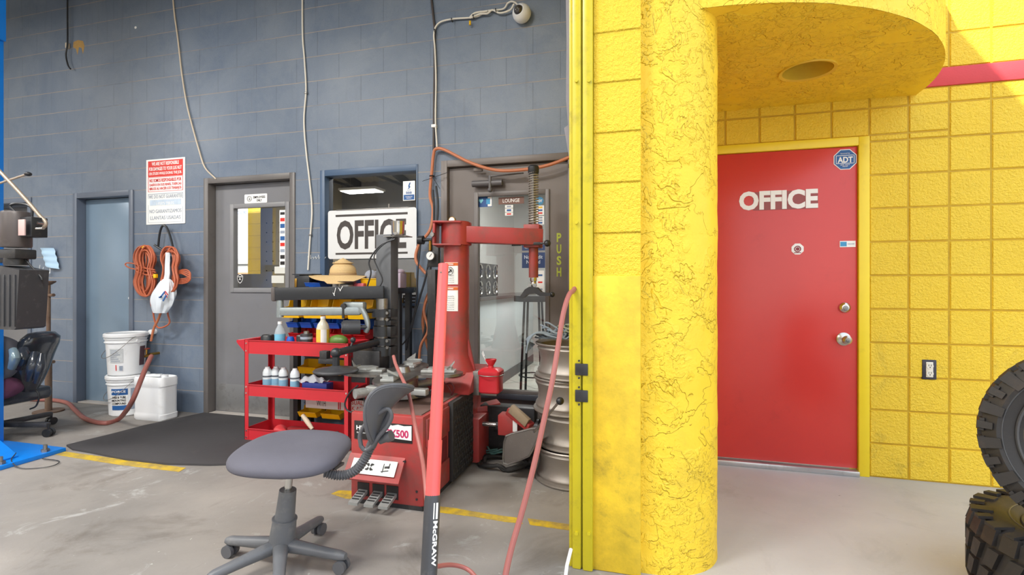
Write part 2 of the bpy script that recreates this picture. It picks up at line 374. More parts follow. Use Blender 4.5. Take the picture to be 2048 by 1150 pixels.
def doorframe(n, d, mat, fw=.05, dep=.05, lintel=.05):
    b = MB(); x0, x1, z0, z1 = d
    b.box(x0, x0+fw, D-.012, D+.16, 0, z1, .003); b.box(x1-fw, x1, D-.012, D+.16, 0, z1, .003); b.box(x0+fw, x1-fw, D-.012, D+.16, z1-lintel, z1, .003)
    b.box(x0+fw, x0+fw+.016, D+.115, D+.16, 0, z1-lintel); b.box(x1-fw-.016, x1-fw, D+.115, D+.16, 0, z1-lintel); b.box(x0+fw, x1-fw, D+.115, D+.16, z1-lintel-.016, z1-lintel)
    return struct('trim_%d' % n, b, mat)
doorframe(1, d1, BLFRM2); doorframe(2, d2, BRFRM); doorframe(3, d3, LFRM); doorframe(4, d0, BLFRM2)
def leafbox(d, fw=.05): return d[0]+fw+.004, d[1]-fw-.004, .012, d[3]-.055
# far left door behind the hoist motor
x0, x1, z0, z1 = leafbox(d0); b = MB(); b.box(x0, x1, D+.16, D+.2, z0, z1, .002); struct('door_4', b, DGREY)
# left blue door
x0, x1, z0, z1 = leafbox(d1); b = MB(); b.box(x0, x1, D+.07, D+.112, z0, z1, .002); o = struct('door_1', b, BDOOR)
b = MB(); p = at(263, 596, D+.07); p.x = min(p.x, x1-.04); b.cyl((p.x, D+.07, p.z), (p.x, D+.045, p.z), .012, .010); emit('door_knob', b, WHITE, o)
b = MB(); b.box(x0, x1, D-.005, D+.14, 0, .012, .003); struct('trim_5', b, M('pale_threshold', (176, 170, 164), .5))
# employees only door
x0, x1, z0, z1 = leafbox(d2); gy = D+.068
gx0, gx1 = at(468, 500, gy).x, at(573, 500, gy).x; gz0, gz1 = at(520, 577, gy).z, at(520, 414, gy).z
gx1 = min(gx1, x1-.08)
b = MB(); wall_open(b, x0, x1, D+.068, D+.112, z0, z1, [(gx0, gx1, gz0, gz1)]); bmesh.ops.remove_doubles(b.bm, verts=b.bm.verts, dist=1e-4)
emp = struct('door_2', b, DGREY)
b = MB()
for (a, c, e, f) in ((gx0-.035, gx0+.005, gz0-.035, gz1+.035), (gx1-.005, gx1+.035, gz0-.035, gz1+.035), (gx0+.005, gx1-.005, gz1-.005, gz1+.035), (gx0+.005, gx1-.005, gz0-.035, gz0+.005)):
    b.box(a, c, D+.055, D+.07, e, f, .004)
emit('window_frame', b, M('grey_bead', (132, 132, 134), .4), emp)
b = MB(); b.box(gx0, gx1, D+.085, D+.09, gz0, gz1); emit('glass', b, glass('reflective_glass', (.95, .95, .95, 1), .07), emp)
b = MB(); b.box(x0+.01, x1-.01, D+.064, D+.069, .02, .26, .001); emit('kick_plate', b, M('worn_aluminium', (150, 150, 150), .4, .5, dirt=.4, dcol=(90, 86, 84), ds=12), emp)
b = MB(); b.box(x0, x1, D-.01, D+.15, 0, .014, .003); struct('trim_6', b, M('pale_threshold', (176, 170, 164), .5))
# office window
b = MB(); x0, x1, z0, z1 = w1; t = .05
b.box(x0, x0+.045, D-.008, D+.1, z0, z1, .003); b.box(x1-.012, x1, D-.008, D+.1, z0, z1, .003); b.box(x0+.045, x1-.012, D-.008, D+.1, z1-.05, z1, .003); b.box(x0+.045, x1-.012, D-.008, D+.1, z0, z0+.02, .003)
win = struct('window_1', b, BFRM)
b = MB(); b.box(x0+.045, x1-.012, D+.05, D+.056, z0+.02, z1-.05); emit('glass', b, glass('dark_window_glass', (.30, .32, .34, 1), .42), win)
# lounge door: stiles, rails and a tall pane
x0, x1, z0, z1 = leafbox(d3); gy = D+.03
gx0, gx1 = at(956, 500, gy).x, at(1092, 500, gy).x; gz0, gz1 = .36, at(1000, 391, gy).z
b = MB(); wall_open(b, x0, x1, D+.03, D+.075, z0, z1, [(gx0, gx1, gz0, gz1)]); bmesh.ops.remove_doubles(b.bm, verts=b.bm.verts, dist=1e-4)
lng = struct('door_3', b, LFRM)
b = MB()
for (a, c, e, f) in ((gx0-.028, gx0+.004, gz0-.03, gz1+.03), (gx1-.004, gx1+.028, gz0-.03, gz1+.03), (gx0+.004, gx1-.004, gz1-.004, gz1+.03), (gx0+.004, gx1-.004, gz0-.03, gz0+.004)):
    b.box(a, c, D+.018, D+.032, e, f, .003)
emit('window_frame', b, M('lounge_bead', (104, 98, 96), .4), lng)
b = MB(); b.box(gx0, gx1, D+.05, D+.056, gz0, gz1); emit('glass', b, glass('clear_door_glass', (.86, .88, .88, 1), .10), lng)
b = MB(); b.box(x0, x1, D-.004, D+.018, gz0-.06, gz0-.02, .003); emit('lower_bar', b, M('dark_rail', (70, 74, 84), .4), lng)
for (sx_, ch) in enumerate('PUSH'):
    p0 = at(1118, 475+sx_*23, D+.029); words('push_letter', ch, (p0.x, D+.0292, p0.z), .034, .066, M('yellow_green_letters', (176, 190, 70), .5), lng, bold=.035)
# door closer
c = at(975, 367, D+.0); b = MB(); b.cyl((c.x-.115, D-.012, c.z), (c.x+.12, D-.012, c.z), .024, n=20); b.box(c.x-.1, c.x+.1, D-.012, D+.03, c.z-.02, c.z+.02, .003)
cl = tag(emit('door_closer', b, M('closer_grey', (96, 94, 96), .4)), 'dark grey hydraulic door closer above the lounge door glass', 'door closer')
b = MB(); e1 = at(1047, 346, D-.02); b.bar((c.x+.03, D-.03, c.z+.045), e1, .018, .008, .001); b.cyl((c.x+.03, D-.03, c.z-.05), (c.x+.03, D-.03, c.z+.05), .011); b.ell((c.x+.03, D-.03, c.z-.055), (.018, .018, .018)); emit('closer_arm', b, M('closer_grey', (96, 94, 96), .4), cl)
c = at(957, 340, D-.014); b = MB(); b.box(c.x-.035, c.x+.035, D-.03, D-.012, c.z-.012, c.z+.012, .002); solo('door_contact', b, LFRM, 'small painted door contact block on the frame over the lounge door', 'sensor')
# ------------------------------------------------------------------ facade wall: jamb, header and piers
b = MB(); b.box(XS0, XS1, JY, D, 0, 5.3); b.box(XS0, XS1, -3.0, JY, 3.7, 5.3); b.box(XS0, XS1, -4.2, -3.0, 0, 5.3); b.box(XS0, XS1, -8.1, -4.2, 3.7, 5.3)
struct('wall_facade', b, YJAMB)
zs = at(1236, 551, JY).z
b = MB(); b.box(XS0-.006, XS1+.001, JY-.006, JY+.16, 0, zs, .006); struct('trim_7', b, YGUARD)
# rounded stucco column, thrown on roughly: displaced mesh
def rough_strip(fn, nu, nv): b = MB(); b.grid(fn, nu, nv); return b
cx, cy, RA, RB = XS1-.003, 2.36, .322, .262
from mathutils import noise as mn
def sk(p, s1=7., s2=22.):
    return mn.noise(Vector(p)*s1)*.003+mn.noise(Vector(p)*s2)*.0012
def colf(u, v):
    a = -math.pi/2+u*math.pi; z = -.05+v*2.45; ca, sa = math.cos(a), math.sin(a); q = (abs(ca)**2.35+abs(sa)**2.35)**(-1/2.35); p = Vector((cx+RA*q*ca, cy+RB*q*sa, z)); k = sk(p)
    # the lower corner toward the jamb is squared a little
    return (p.x+k*ca, p.y+k*sa, z)
b = rough_strip(colf, 60, 160); struct('wall_column', b, YSTUC, 60)
# quarter-round canopy
ccx, ccy, CR, CZ = .2, DY, 1.335, 2.283
def rim(a): return (ccx+CR*math.cos(a), ccy+CR*math.sin(a))
b = MB()
def fas(u, v):
    L = .25; tot = L+CR*math.pi/2; s = u*tot; z = CZ+v*.75
    if s < L: x, y, nx, ny = XS1-.02+s-.0, ccy-CR, 0, -1
    else: a = -math.pi/2+(s-L)/CR; x, y = rim(a); nx, ny = math.cos(a), math.sin(a)
    k = sk((x, y, z)); return (x+nx*k, y+ny*k, z)
b.grid(fas, 120, 50)
def sof(u, v):                                           # soffit: strips from the wall out to the rim
    x = XS1-.02+u*(ccx+CR-XS1+.02)
    yo = ccy-CR if x < ccx else ccy-math.sqrt(max(0, CR*CR-(x-ccx)**2))
    y = ccy+.02+(yo-ccy-.02)*v
    return (x, y, CZ-.001-sk((x*1.4, y*.8, 0), 6, 18)*(1 if .01 < v < .985 else 0))
DLx, DLy, DLr = .805, 2.94, .122
b.grid(sof, 200, 130)
for f in [f for f in b.bm.faces if all(abs(v.co.z-CZ) < .02 for v in f.verts) and (f.calc_center_median().xy-Vector((DLx, DLy))).length < DLr]: b.bm.faces.remove(f)
for v in [v for v in b.bm.verts if not v.link_faces]: b.bm.verts.remove(v)
top = [(XS1-.02, ccy-CR), (ccx, ccy-CR)]+[rim(-math.pi/2+i*math.pi/48) for i in range(1, 25)]+[(XS1-.02, ccy)]
b.poly([(x, y, CZ+.75) for x, y in top], (0, 0, .03))
struct('ceiling_canopy', b, YSTUC, 60)
# recessed downlight
b = MB(); b.lathe([(DLr-.004, .16), (DLr-.004, 0), (DLr-.004, -.006), (DLr+.012, -.010), (DLr+.014, 0)], (DLx, DLy, CZ), n=48)
dl = solo('recessed_downlight', b, M('downlight_trim', (226, 190, 60), .4), 'round recessed downlight with painted rim in the curved yellow canopy soffit', 'light')
b = MB(); b.cyl((DLx, DLy, CZ+.15), (DLx, DLy, CZ+.16), DLr-.003, n=40); emit('reflector', b, M('downlight_can', (150, 140, 126), .4), dl)
# ------------------------------------------------------------------ yellow wall of 8 inch scored block
dxl, dxr = .318, 1.234; fr_r = 1.292; ztop = 2.055
zb = 2.4
b = MB(); wall_open(b, XS1, 4.6, DY+.006, DY+.2, -.02, 5.0, [(dxl-.06, fr_r, -.02, ztop)])
bmesh.ops.remove_doubles(b.bm, verts=b.bm.verts, dist=1e-4)
struct('wall_yellow_backing', b, M('yellow_joint_paint', (196, 158, 24), .6, var=.12, dirt=.3, dcol=(120, 96, 30)))
X0 = .0748; g = .2032; band0, band1 = 2.322, 12*.2032-.01
b = MB()
def blk(x0, x1, z0, z1):
    m = .0032; c = .005; y1, y0 = DY+.008, DY+random.uniform(-.0015, .0015)
    A = [b.v(p) for p in ((x0+m, y1, z0+m), (x1-m, y1, z0+m), (x1-m, y1, z1-m), (x0+m, y1, z1-m))]
    B_ = [b.v(p) for p in ((x0+m+c, y0, z0+m+c), (x1-m-c, y0, z0+m+c), (x1-m-c, y0, z1-m-c), (x0+m+c, y0, z1-m-c))]
    b.face(B_)
    for i in range(4): b.face([A[i], A[(i+1) % 4], B_[(i+1) % 4], B_[i]])
for k in range(-1, 24):
    for j in range(0, 24):
        x0, x1, z0, z1 = X0+k*g, X0+(k+1)*g, max(-.012, j*g-.01), (j+1)*g-.01
        if j == 11: z1 = band0-.002
        if j == 10 and k in (6, 7): blk(x0, x1, z0, z0+.04); z0 += .04
        if x1 <= fr_r+.01 and x0 >= dxl-.28 and z0 < ztop-.03:
            continue
        if x0 < fr_r < x1 and z0 < ztop-.03 and x1-fr_r > .02: x0 = fr_r
        blk(x0, x1, z0, z1)
xx = X0-g
zz = ztop                                     # course fragment just above the frame
for k in range(0, 6): blk(X0+k*g, X0+(k+1)*g, ztop, 11*g-.01) if ztop+.02 < 11*g-.01 and 11*g-.01-ztop > .13 else None
# blocks left of the door, behind the column
for j in range(0, 10): blk(X0-g, dxl-.06, max(-.012, j*g-.01), (j+1)*g-.01)
struct('wall_yellow', b, YBLOCK)
# red band: the course under the upper blocks
jb0 = int(round((band0+.01)/g)); 
b = MB(); b.box(ccx+CR-.1, 4.6, DY-.006, DY+.008, band0, band1, .003); struct('trim_8', b, REDBAND)
b = MB()
b.box(XS1, ccx+CR-.1, DY-.001, DY+.008, band0, band1) 
struct('trim_9', b, YBLOCK)
# red office door and its frame
b = MB(); b.box(dxr, fr_r, DY-.012, DY+.12, -.012, ztop, .003); b.box(dxl-.06, dxl, DY-.012, DY+.12, -.012, ztop, .003); b.box(dxl, dxr, DY-.012, DY+.12, 2.002, ztop, .003)
struct('trim_10', b, YPAINT2)
b = MB(); b.box(dxl+.003, dxr-.003, DY+.004, DY+.048, .03, 1.999, .002); rd = struct('door_5', b, REDDOOR)
b = MB(); b.box(dxl, dxr, DY-.03, DY+.08, -.012, .02, .004); struct('trim_11', b, M('aluminium_sill', (200, 200, 200), .3, .8, dirt=.2))
yf = DY+.004
def ptx(px, py, Y=yf): return at(px, py, Y)
a, c = ptx(1478, 400), ptx(1636, 400)
b = MB(); b.box(ptx(1506, 400).x, ptx(1636, 400).x, yf-.0012, yf+.001, ptx(1570, 419).z, ptx(1570, 382).z); o = tag(emit('office_lettering', b, M('letter_backing', (150, 74, 74), .5, var=.1)), 'white adhesive OFFICE lettering on the upper part of the red door', 'lettering')
words('letters', 'OFFICE', ((a.x+c.x)/2, yf-.0016, ptx(1557, 399.5).z), c.x-a.x, .122, WHITE2, o, bold=.045)
def octo(name, px, py, r, mat, inner, label, cat):
    c = ptx(px, py); b = MB()
    def pts(q, y): return [(c.x+q*math.cos(math.pi/8+i*math.pi/4), y, c.z+q*math.sin(math.pi/8+i*math.pi/4)) for i in range(8)]
    b.poly(pts(r, yf-.002), (0, .0025, 0)); o = solo(name, b, WHITE2, label, cat)
    b = MB(); b.poly(pts(r*.93, yf-.0026), (0, .0005, 0)); emit('field', b, mat, o); return o, c
o, c = octo('alarm_sticker', 1690, 319, .067, BLUEINK, None, 'blue octagonal alarm company sticker at the top corner of the red door', 'sticker')
words('logo', 'ADT', (c.x, yf-.0032, c.z-.002), .082, .036, WHITE2, o, bold=.03); words('small_text', 'Secured by', (c.x, yf-.0032, c.z+.036), .05, .009, WHITE2, o); words('small_text', '800 ADT\nASAP', (c.x, yf-.0032, c.z-.038), .05, .016, WHITE2, o)
b = MB()
for (x0, x1, z0, z1) in ((-.05, .05, .023, .026), (-.05, .05, -.026, -.023), (-.05, -.047, -.026, .026), (.047, .05, -.026, .026)): b.box(c.x+x0, c.x+x1, yf-.0031, yf-.0026, c.z+z0, c.z+z1)
emit('border', b, WHITE2, o)
o, c = octo('round_sticker', 1595, 498, .037, WHITE2, None, 'small white octagonal sticker with a dark red emblem mid red door', 'sticker')
b = MB(); b.ring((c.x, yf-.003, c.z), .017, .003, (0, 1, 0)); b.cyl((c.x, yf-.0035, c.z), (c.x, yf-.0026, c.z), .011); b.box(c.x-.02, c.x+.02, yf-.0032, yf-.0026, c.z-.026, c.z-.021); emit('emblem', b, M('maroon_ink', (140, 50, 60), .5), o)
c = ptx(1696, 488); b = MB(); b.box(c.x-.045, c.x+.04, yf-.002, yf+.001, c.z-.019, c.z+.019); o = solo('card_sticker', b, WHITE2, 'small white and blue payment card sticker by the edge of the red door', 'sticker')
b = MB(); b.box(c.x-.042, c.x-.008, yf-.0026, yf-.002, c.z-.014, c.z+.014); emit('blue_square', b, M('card_blue', (60, 150, 200), .5), o)
words('small_text', 'WELCOME', (c.x+.016, yf-.0025, c.z), .036, .007, GREYINK, o)
# lock and knob
def lathe_y(b, prof, c, n=32): return b.lathe(prof, c, (0, -1, 0), n)
c = ptx(1689, 615); b = MB(); lathe_y(b, [(0, .0), (.033, 0), (.033, .006), (.028, .014), (.022, .017), (.020, .020), (0.0001, .021)], (c.x, yf, c.z)); o = emit('deadbolt', b, CHROME, rd)
b = MB(); lathe_y(b, [(.0001, .027), (.013, .026), (.014, .02)], (c.x, yf, c.z)); b.box(c.x-.0015, c.x+.0015, yf-.029, yf-.027, c.z-.006, c.z+.006); emit('keyway', b, STEEL, o)
c = ptx(1687, 678); b = MB(); lathe_y(b, [(0.0001, 0), (.040, 0), (.040, .004), (.030, .010), (.013, .014), (.012, .035), (.020, .044), (.026, .055), (.025, .066), (.016, .074), (.0001, .075)], (c.x, yf, c.z)); o = emit('door_knob', b, M('satin_nickel', (196, 190, 180), .25, 1, var=.04), rd)
b = MB(); lathe_y(b, [(.0001, .079), (.010, .078), (.011, .07)], (c.x, yf, c.z)); emit('keyway', b, STEEL, o)
# outlet without its cover
c = at(1858, 739, DY); b = MB(); b.box(c.x-.036, c.x+.036, DY-.006, DY+.02, c.z-.058, c.z+.058, .004); o = solo('electrical_outlet', b, M('outlet_box', (52, 50, 62), .5, dirt=.3, dcol=(120, 100, 80)), 'uncovered duplex electrical outlet in the yellow block wall', 'outlet')
b = MB(); b.box(c.x-.018, c.x+.018, DY-.009, DY-.004, c.z-.045, c.z+.045, .004)
for s in (-1, 1): b.cyl((c.x, DY-.012, c.z+s*.022), (c.x, DY-.006, c.z+s*.022), .018, n=24)
emit('receptacle', b, M('ivory', (226, 220, 206), .4), o)
b = MB()
for s in (-1, 1):
    for q in (-1, 1): b.box(c.x+q*.006-.0012, c.x+q*.006+.0012, DY-.0128, DY-.0118, c.z+s*.022-.001, c.z+s*.022+.009)
    b.cyl((c.x, DY-.0128, c.z+s*.022-.008), (c.x, DY-.0118, c.z+s*.022-.008), .003, n=12)
emit('slots', b, INK, o)
# ------------------------------------------------------------------ bay door guide channels on the jamb
def vertbox(px0, px1, Y0, Y1, z0=0, z1=3.7, bev=.004):
    b = MB(); b.box(at(px0, 500, Y0).x, at(px1, 500, Y0).x, Y0, Y1, z0, z1, bev); return b
tx = [at(p, 500, JY-.02).x for p in (1137, 1145, 1162, 1165, 1186)]
tr = thing('door_track', 'yellow painted steel bay door guide track on the jamb', 'door track', ((tx[0]+tx[4])/2, JY, 0))
b = MB(); b.box(tx[0], tx[1], JY-.005, JY+.08, 0, 3.7, .003); emit('outer_lip', b, YPAINT, tr)
b = MB(); b.box(tx[1]-.002, tx[2], JY-.02, JY+.08, 0, 3.7, .006); emit('channel', b, YPAINT, tr)
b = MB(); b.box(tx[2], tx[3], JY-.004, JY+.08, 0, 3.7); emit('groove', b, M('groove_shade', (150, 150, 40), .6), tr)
b = MB(); b.box(tx[3], XS0-.002, JY-.024, JY+.08, 0, 3.7, .006); emit('channel', b, YPAINT, tr)
for py in (162, 1066, 445):
    for px in (1153, 1178):
        p = at(px, py, JY-.022); b = MB(); b.cyl((p.x, JY-.03, p.z), (p.x, JY-.02, p.z), .007, n=16); emit('bolt', b, YPAINT, tr)
for py in (739, 792):
    p = at(1163, py, JY-.024); b = MB(); b.box(p.x-.026, p.x+.026, JY-.0275, JY-.019, p.z-.024, p.z+.024, .002); emit('slot_plate', b, DSTEEL, tr)
    for s in (-1, 1):
        b = MB(); b.cyl((p.x-.01, JY-.028, p.z+s*.035), (p.x-.01, JY-.02, p.z+s*.035), .004, n=10); emit('bolt', b, DSTEEL, tr)
# ragged white sealant strip behind the track
pts = [at(px, py, JY+.09) for px, py in ((1131, -40), (1133, 80), (1132, 200), (1136, 250), (1128, 256), (1139, 320), (1142, 330), (1144, -40))]
b = MB(); b.poly(pts, (0, .01, 0)); solo('sealant_strip', b, M('sealant', (140, 138, 148), .8, var=.15, vs=30), 'ragged pale sealant strip beside the top of the door track', 'sealant')
# ------------------------------------------------------------------ garage shell beyond the picture (seen in the window panes, and it shapes the light)
MET = M('roof_metal', (172, 166, 156), .5, .1, var=.12); RAFT = M('rafter_grey', (84, 84, 88), .5)
b = MB(); 
n = 80
def roof(u, v): x = -10.4+u*10.3; y = -8+v*11.6; return (x, y, 4.6+1.0*(1-abs(v-.5)*2)+.02*math.sin(u*n*math.pi))
b.grid(roof, n*2, 2); struct('ceiling', b, MET)
for k in range(6):
    x = -9.6+k*1.8; b = MB(); b.bar((x, -8, 4.5), (x, -2.2, 5.45), .12, .22); b.bar((x, -2.2, 5.45), (x, 3.57, 4.5), .12, .22); b.bar((x, -8, 4.35), (x, 3.57, 4.35), .06, .08); struct('trim_%d' % (12+k), b, RAFT)
b = MB(); b.box(-10.4, -.03, -8.2, -8, 0, 5.3); struct('wall_far', b, M('far_wall_panels', (150, 150, 152), .6, var=.1))
b = MB(); b.box(-10.5, -10.3, .3, 3.77, 0, 5.0); b.box(-10.5, -10.3, -8.2, .3, 3.5, 5.0); b.box(-10.5, -10.3, -8.2, -4.6, 0, 3.5); struct('wall_back', b, M('tan_wall', (176, 168, 150), .6, var=.1))
b = MB(); b.box(-10.6, -10.2, -4.6, -3.7, 0, 3.5); struct('wall_back_column', b, YBLOCK)
for i, L in enumerate(LAMPS):
    b = MB(); b.box(L[0]-.62, L[0]+.62, L[1]-.3, L[1]+.3, L[2], L[2]+.07, .01)
    o = solo('ceiling_lamp', b, M('lamp_tray', (225, 225, 222), .4), 'unseen fluorescent troffer added under the garage roof to brighten the garage' if i else 'fluorescent garage lamp mirrored in the office window pane', 'light', 'garage ceiling lamps')
    b = MB(); b.box(L[0]-.58, L[0]+.58, L[1]-.26, L[1]+.26, L[2]-.012, L[2]-.002); emit('diffuser', b, M('lamp_diffuser', (255, 250, 235), .5, emis=4), o)
    b = MB()
    for s in (-.4, .4): b.cyl((L[0]+s, L[1], L[2]+.07), (L[0]+s, L[1], 5.0), .004, n=6)
    emit('hanger', b, STEEL, o)
# buildings seen through the back bay
b = MB(); b.box(-30, -22, -32, 8, -.06, 3.0); struct('wall_neighbour', b, M('neighbour_brown', (186, 138, 108), .8, var=.1))
# ------------------------------------------------------------------ rooms behind the glass
INT = M('lounge_wall_paint', (205, 206, 204), .6, var=.04); TILE = None
m, t, bb = nodes('floor_tiles'); geo = N(t, 'ShaderNodeNewGeometry').outputs['Position']; br = N(t, 'ShaderNodeTexBrick'); br.offset = 0
mp = N(t, 'ShaderNodeMapping'); mp.inputs['Rotation'].default_value = (0, 0, .785); t.links.new(geo, mp.inputs[0]); t.links.new(mp.outputs[0], br.inputs['Vector'])
for k, v in (('Scale', 1), ('Brick Width', .42), ('Row Height', .42), ('Mortar Size', .006)): br.inputs[k].default_value = v
br.inputs['Color1'].default_value = lin((196, 194, 184)); br.inputs['Color2'].default_value = lin((188, 186, 178)); br.inputs['Mortar'].default_value = lin((110, 108, 104)); t.links.new(br.outputs['Color'], bb.inputs['Base Color']); bb.inputs['Roughness'].default_value = .3
TILE = m
b = MB(); b.box(-2.2, 1.5, D+.2, 8.2, -.1, .002); struct('floor_lounge', b, TILE)
b = MB(); b.box(-2.3, -2.2, D+.2, 8.3, 0, 2.75); struct('wall_lounge_left', b, INT)
b = MB(); b.box(1.5, 1.6, D+.2, 8.3, 0, 2.75); struct('wall_lounge_right', b, INT)
b = MB(); b.box(-2.3, 1.6, 8.2, 8.3, 0, 2.75); struct('wall_lounge_back', b, INT)
b = MB(); b.box(-2.3, 1.6, D+.2, 8.3, 2.75, 2.85); struct('ceiling_lounge', b, INT)
b = MB(); b.box(-7.2, -2.3, D+.2, 6.6, -.1, .0); struct('floor_store', b, TILE)
b = MB(); swx0, swx1 = at(462, 500, 6.6).x, at(521, 500, 6.6).x; swz0, swz1 = at(490, 548, 6.6).z, 2.45
wall_open(b, -7.2, -2.3, 6.6, 6.7, 0, 2.75, [(swx0, swx1, swz0, swz1)]); b.box(-7.3, -7.2, D+.2, 6.7, 0, 2.75); struct('wall_store', b, M('store_wall', (176, 170, 158), .6, var=.06))
b = MB()
for j in range(9):
    for i in range(9): b.cyl((swx1+.12+i*.12, 6.59, .9+j*.15), (swx1+.12+i*.12, 6.599, .9+j*.15), .008, n=6)
solo('pegboard_hooks', b, DSTEEL, 'rows of small dark pegs on the wall seen through the employees door pane', 'pegs'); bpy.data.objects['pegboard_hooks']['kind'] = 'stuff'
b = MB(); p = at(511, 500, 7.2); b.box(p.x-.16, p.x+.12, 7.2, 7.5, 0, 3.5); struct('wall_store_post', b, YJAMB)
b = MB(); b.box(-16, -5.5, 10.5, 10.7, 0, at(490, 545, 10.5).z); struct('wall_orange_yard', b, M('orange_brown', (206, 150, 112), .8, var=.08))
b = MB(); b.box(-30, -4, 18, 18.5, 0, at(490, 528, 18).z); b.poly([(-26, 17.9, at(490, 528, 18).z), (-12, 17.9, at(490, 528, 18).z), (-19, 17.9, at(490, 514, 18).z)], (0, .6, 0)); struct('wall_far_house', b, M('pale_house', (186, 186, 180), .8, var=.08))
b = MB(); b.box(-40, 10, 8.4, 40, -.2, -.03); struct('floor_street', b, M('street', (130, 128, 124), .9))
b = MB(); b.box(swx1+.02, swx1+.5, 5.2, 5.8, 0, .9, .01); b.box(swx1-.0, swx1+.52, 5.18, 5.82, .9, .94, .004); solo('store_cabinet', b, M('pale_cabinet', (200, 196, 186), .5), 'pale cabinet in the room behind the employees door', 'cabinet')
b = MB(); b.box(-7.3, -2.3, D+.2, 6.7, 2.75, 2.85); struct('ceiling_store', b, INT)
# counter along the left of the lounge with a dark base
b = MB(); b.box(-1.9, -1.62, 4.1, 7.1, .1, .98, .004); o = solo('service_counter', b, M('counter_panel', (196, 206, 210), .35, var=.03), 'pale grey panelled counter behind the lounge door glass', 'counter')
b = MB(); b.box(-1.88, -1.615, 4.1, 7.1, .0, .12); emit('base_board', b, M('dark_base', (96, 98, 100), .5), o)
b = MB(); b.box(-1.93, -1.58, 4.07, 7.13, .98, 1.015, .004); emit('counter_top', b, M('counter_top', (84, 80, 78), .3), o)
# ------------------------------------------------------------------ things on the blue wall
def plate(px0, px1, py0, py1, Y, th, r=.006):           # rounded plate lying on plane Y (faces the viewer)
    m = (py0+py1)/2; x0, x1 = at(px0, m, Y).x, at(px1, m, Y).x; mid = (px0+px1)/2; z1, z0 = at(mid, py0, Y).z, at(mid, py1, Y).z
    b = MB(); P = []
    for cx_, cz_, a0 in ((x1-r, z1-r, 0), (x0+r, z1-r, 90), (x0+r, z0+r, 180), (x1-r, z0+r, 270)):
        for k in range(5): a = math.radians(a0+k*22.5); P.append((cx_+r*math.cos(a), Y, cz_+r*math.sin(a)))
    b.poly(P, (0, th, 0)); return b, (x0, x1, z0, z1)
def rect(name, x0, x1, z0, z1, Y, mat, parent):
    b = MB(); b.box(x0, x1, Y-.0006, Y, z0, z1); return emit(name, b, mat, parent)
# warning sign
b, (x0, x1, z0, z1) = plate(292.5, 370, 317, 448, D-.006, .005, .004)
s = solo('warning_sign', b, WHITE2, 'red and white bilingual warning sign with faded lower half on the blue wall', 'sign')
W, Hh = x1-x0, z1-z0
def sx(f): return x0+W*f
def sz(f): return z1-Hh*f
rect('red_panel', sx(.05), sx(.95), sz(.27), sz(.025), D-.0065, REDINK, s)
for i, tx_ in enumerate(('WE ARE NOT RESPONSIBLE', 'FOR DAMAGES TO YOUR LUG NUT', 'OR STUDS WHILE DOING THE JOB.')):
    words('sign_text', tx_, (sx(.5), D-.0072, sz(.07+i*.078)), W*(.70, .84, .84)[i], Hh*.055, WHITE2, s, bold=.02)
b = MB()
for (a, c, e, f) in ((.05, .95, .275, .281), (.05, .95, .492, .498), (.05, .062, .275, .498), (.938, .95, .275, .498)): b.box(sx(a), sx(c), D-.0068, D-.0062, sz(f), sz(e))
emit('red_border', b, REDINK, s)
for i, tx_ in enumerate(('NO SOMOS RESPONSABLES POR', 'DAÑOS EN SUS RINES, TUERCAS', 'BIRLOS AL HACER LOS TRABAJOS')):
    words('sign_text', tx_, (sx(.5), D-.0072, sz(.325+i*.066)), W*.82, Hh*.052, REDINK, s, bold=.015)
b = MB()
for (a, c, e, f) in ((.05, .95, .53, .538), (.05, .95, .97, .974), (.05, .058, .53, .6), (.94, .95, .53, .62), (.05, .056, .7, .974), (.944, .95, .74, .974)): b.box(sx(a), sx(c), D-.0068, D-.0062, sz(f), sz(e))
emit('faded_border', b, GREYINK, s)
rect('faded_panel', sx(.1), sx(.9), sz(.71), sz(.625), D-.0065, M('pale_blue_ink', (196, 212, 228), .6, var=.2, vs=30), s)
for i, tx_ in enumerate(('WE DO NOT GUARANTEE', 'USED TIRES', 'NO GARANTIZAMOS', 'LLANTAS USADAS')):
    words('faded_text', tx_, (sx(.5), D-.0072, sz((.575, .69, .80, .90)[i])), W*(.86, .45, .82, .78)[i], Hh*.055, (GREYINK, WHITE2, GREYINK, GREYINK)[i], s)
# employees only plate
b, (x0, x1, z0, z1) = plate(489, 534, 388, 406, D+.063, .005, .008)
s = solo('employees_only_plate', b, WHITE2, 'small white EMPLOYEES ONLY plate above the window of the grey door', 'sign'); yy = D+.0622
words('sign_text', 'EMPLOYEES', (x0+(x1-x0)*.66, yy, z0+(z1-z0)*.64), (x1-x0)*.52, (z1-z0)*.26, INK, s, bold=.02)
words('sign_text', 'ONLY', (x0+(x1-x0)*.66, yy, z0+(z1-z0)*.28), (x1-x0)*.24, (z1-z0)*.26, INK, s, bold=.02)
b = MB(); c = (x0+(x1-x0)*.22, yy, (z0+z1)/2); b.ring(c, .024, .0012, (0, 1, 0)); b.ring(c, .018, .0008, (0, 1, 0)); b.poly([(c[0]-.004, yy-.001, c[2]-.012), (c[0]+.006, yy-.001, c[2]-.010), (c[0]+.004, yy-.001, c[2]+.012), (c[0]-.001, yy-.001, c[2]+.002)], (0, .0008, 0)); emit('emblem', b, INK, s)
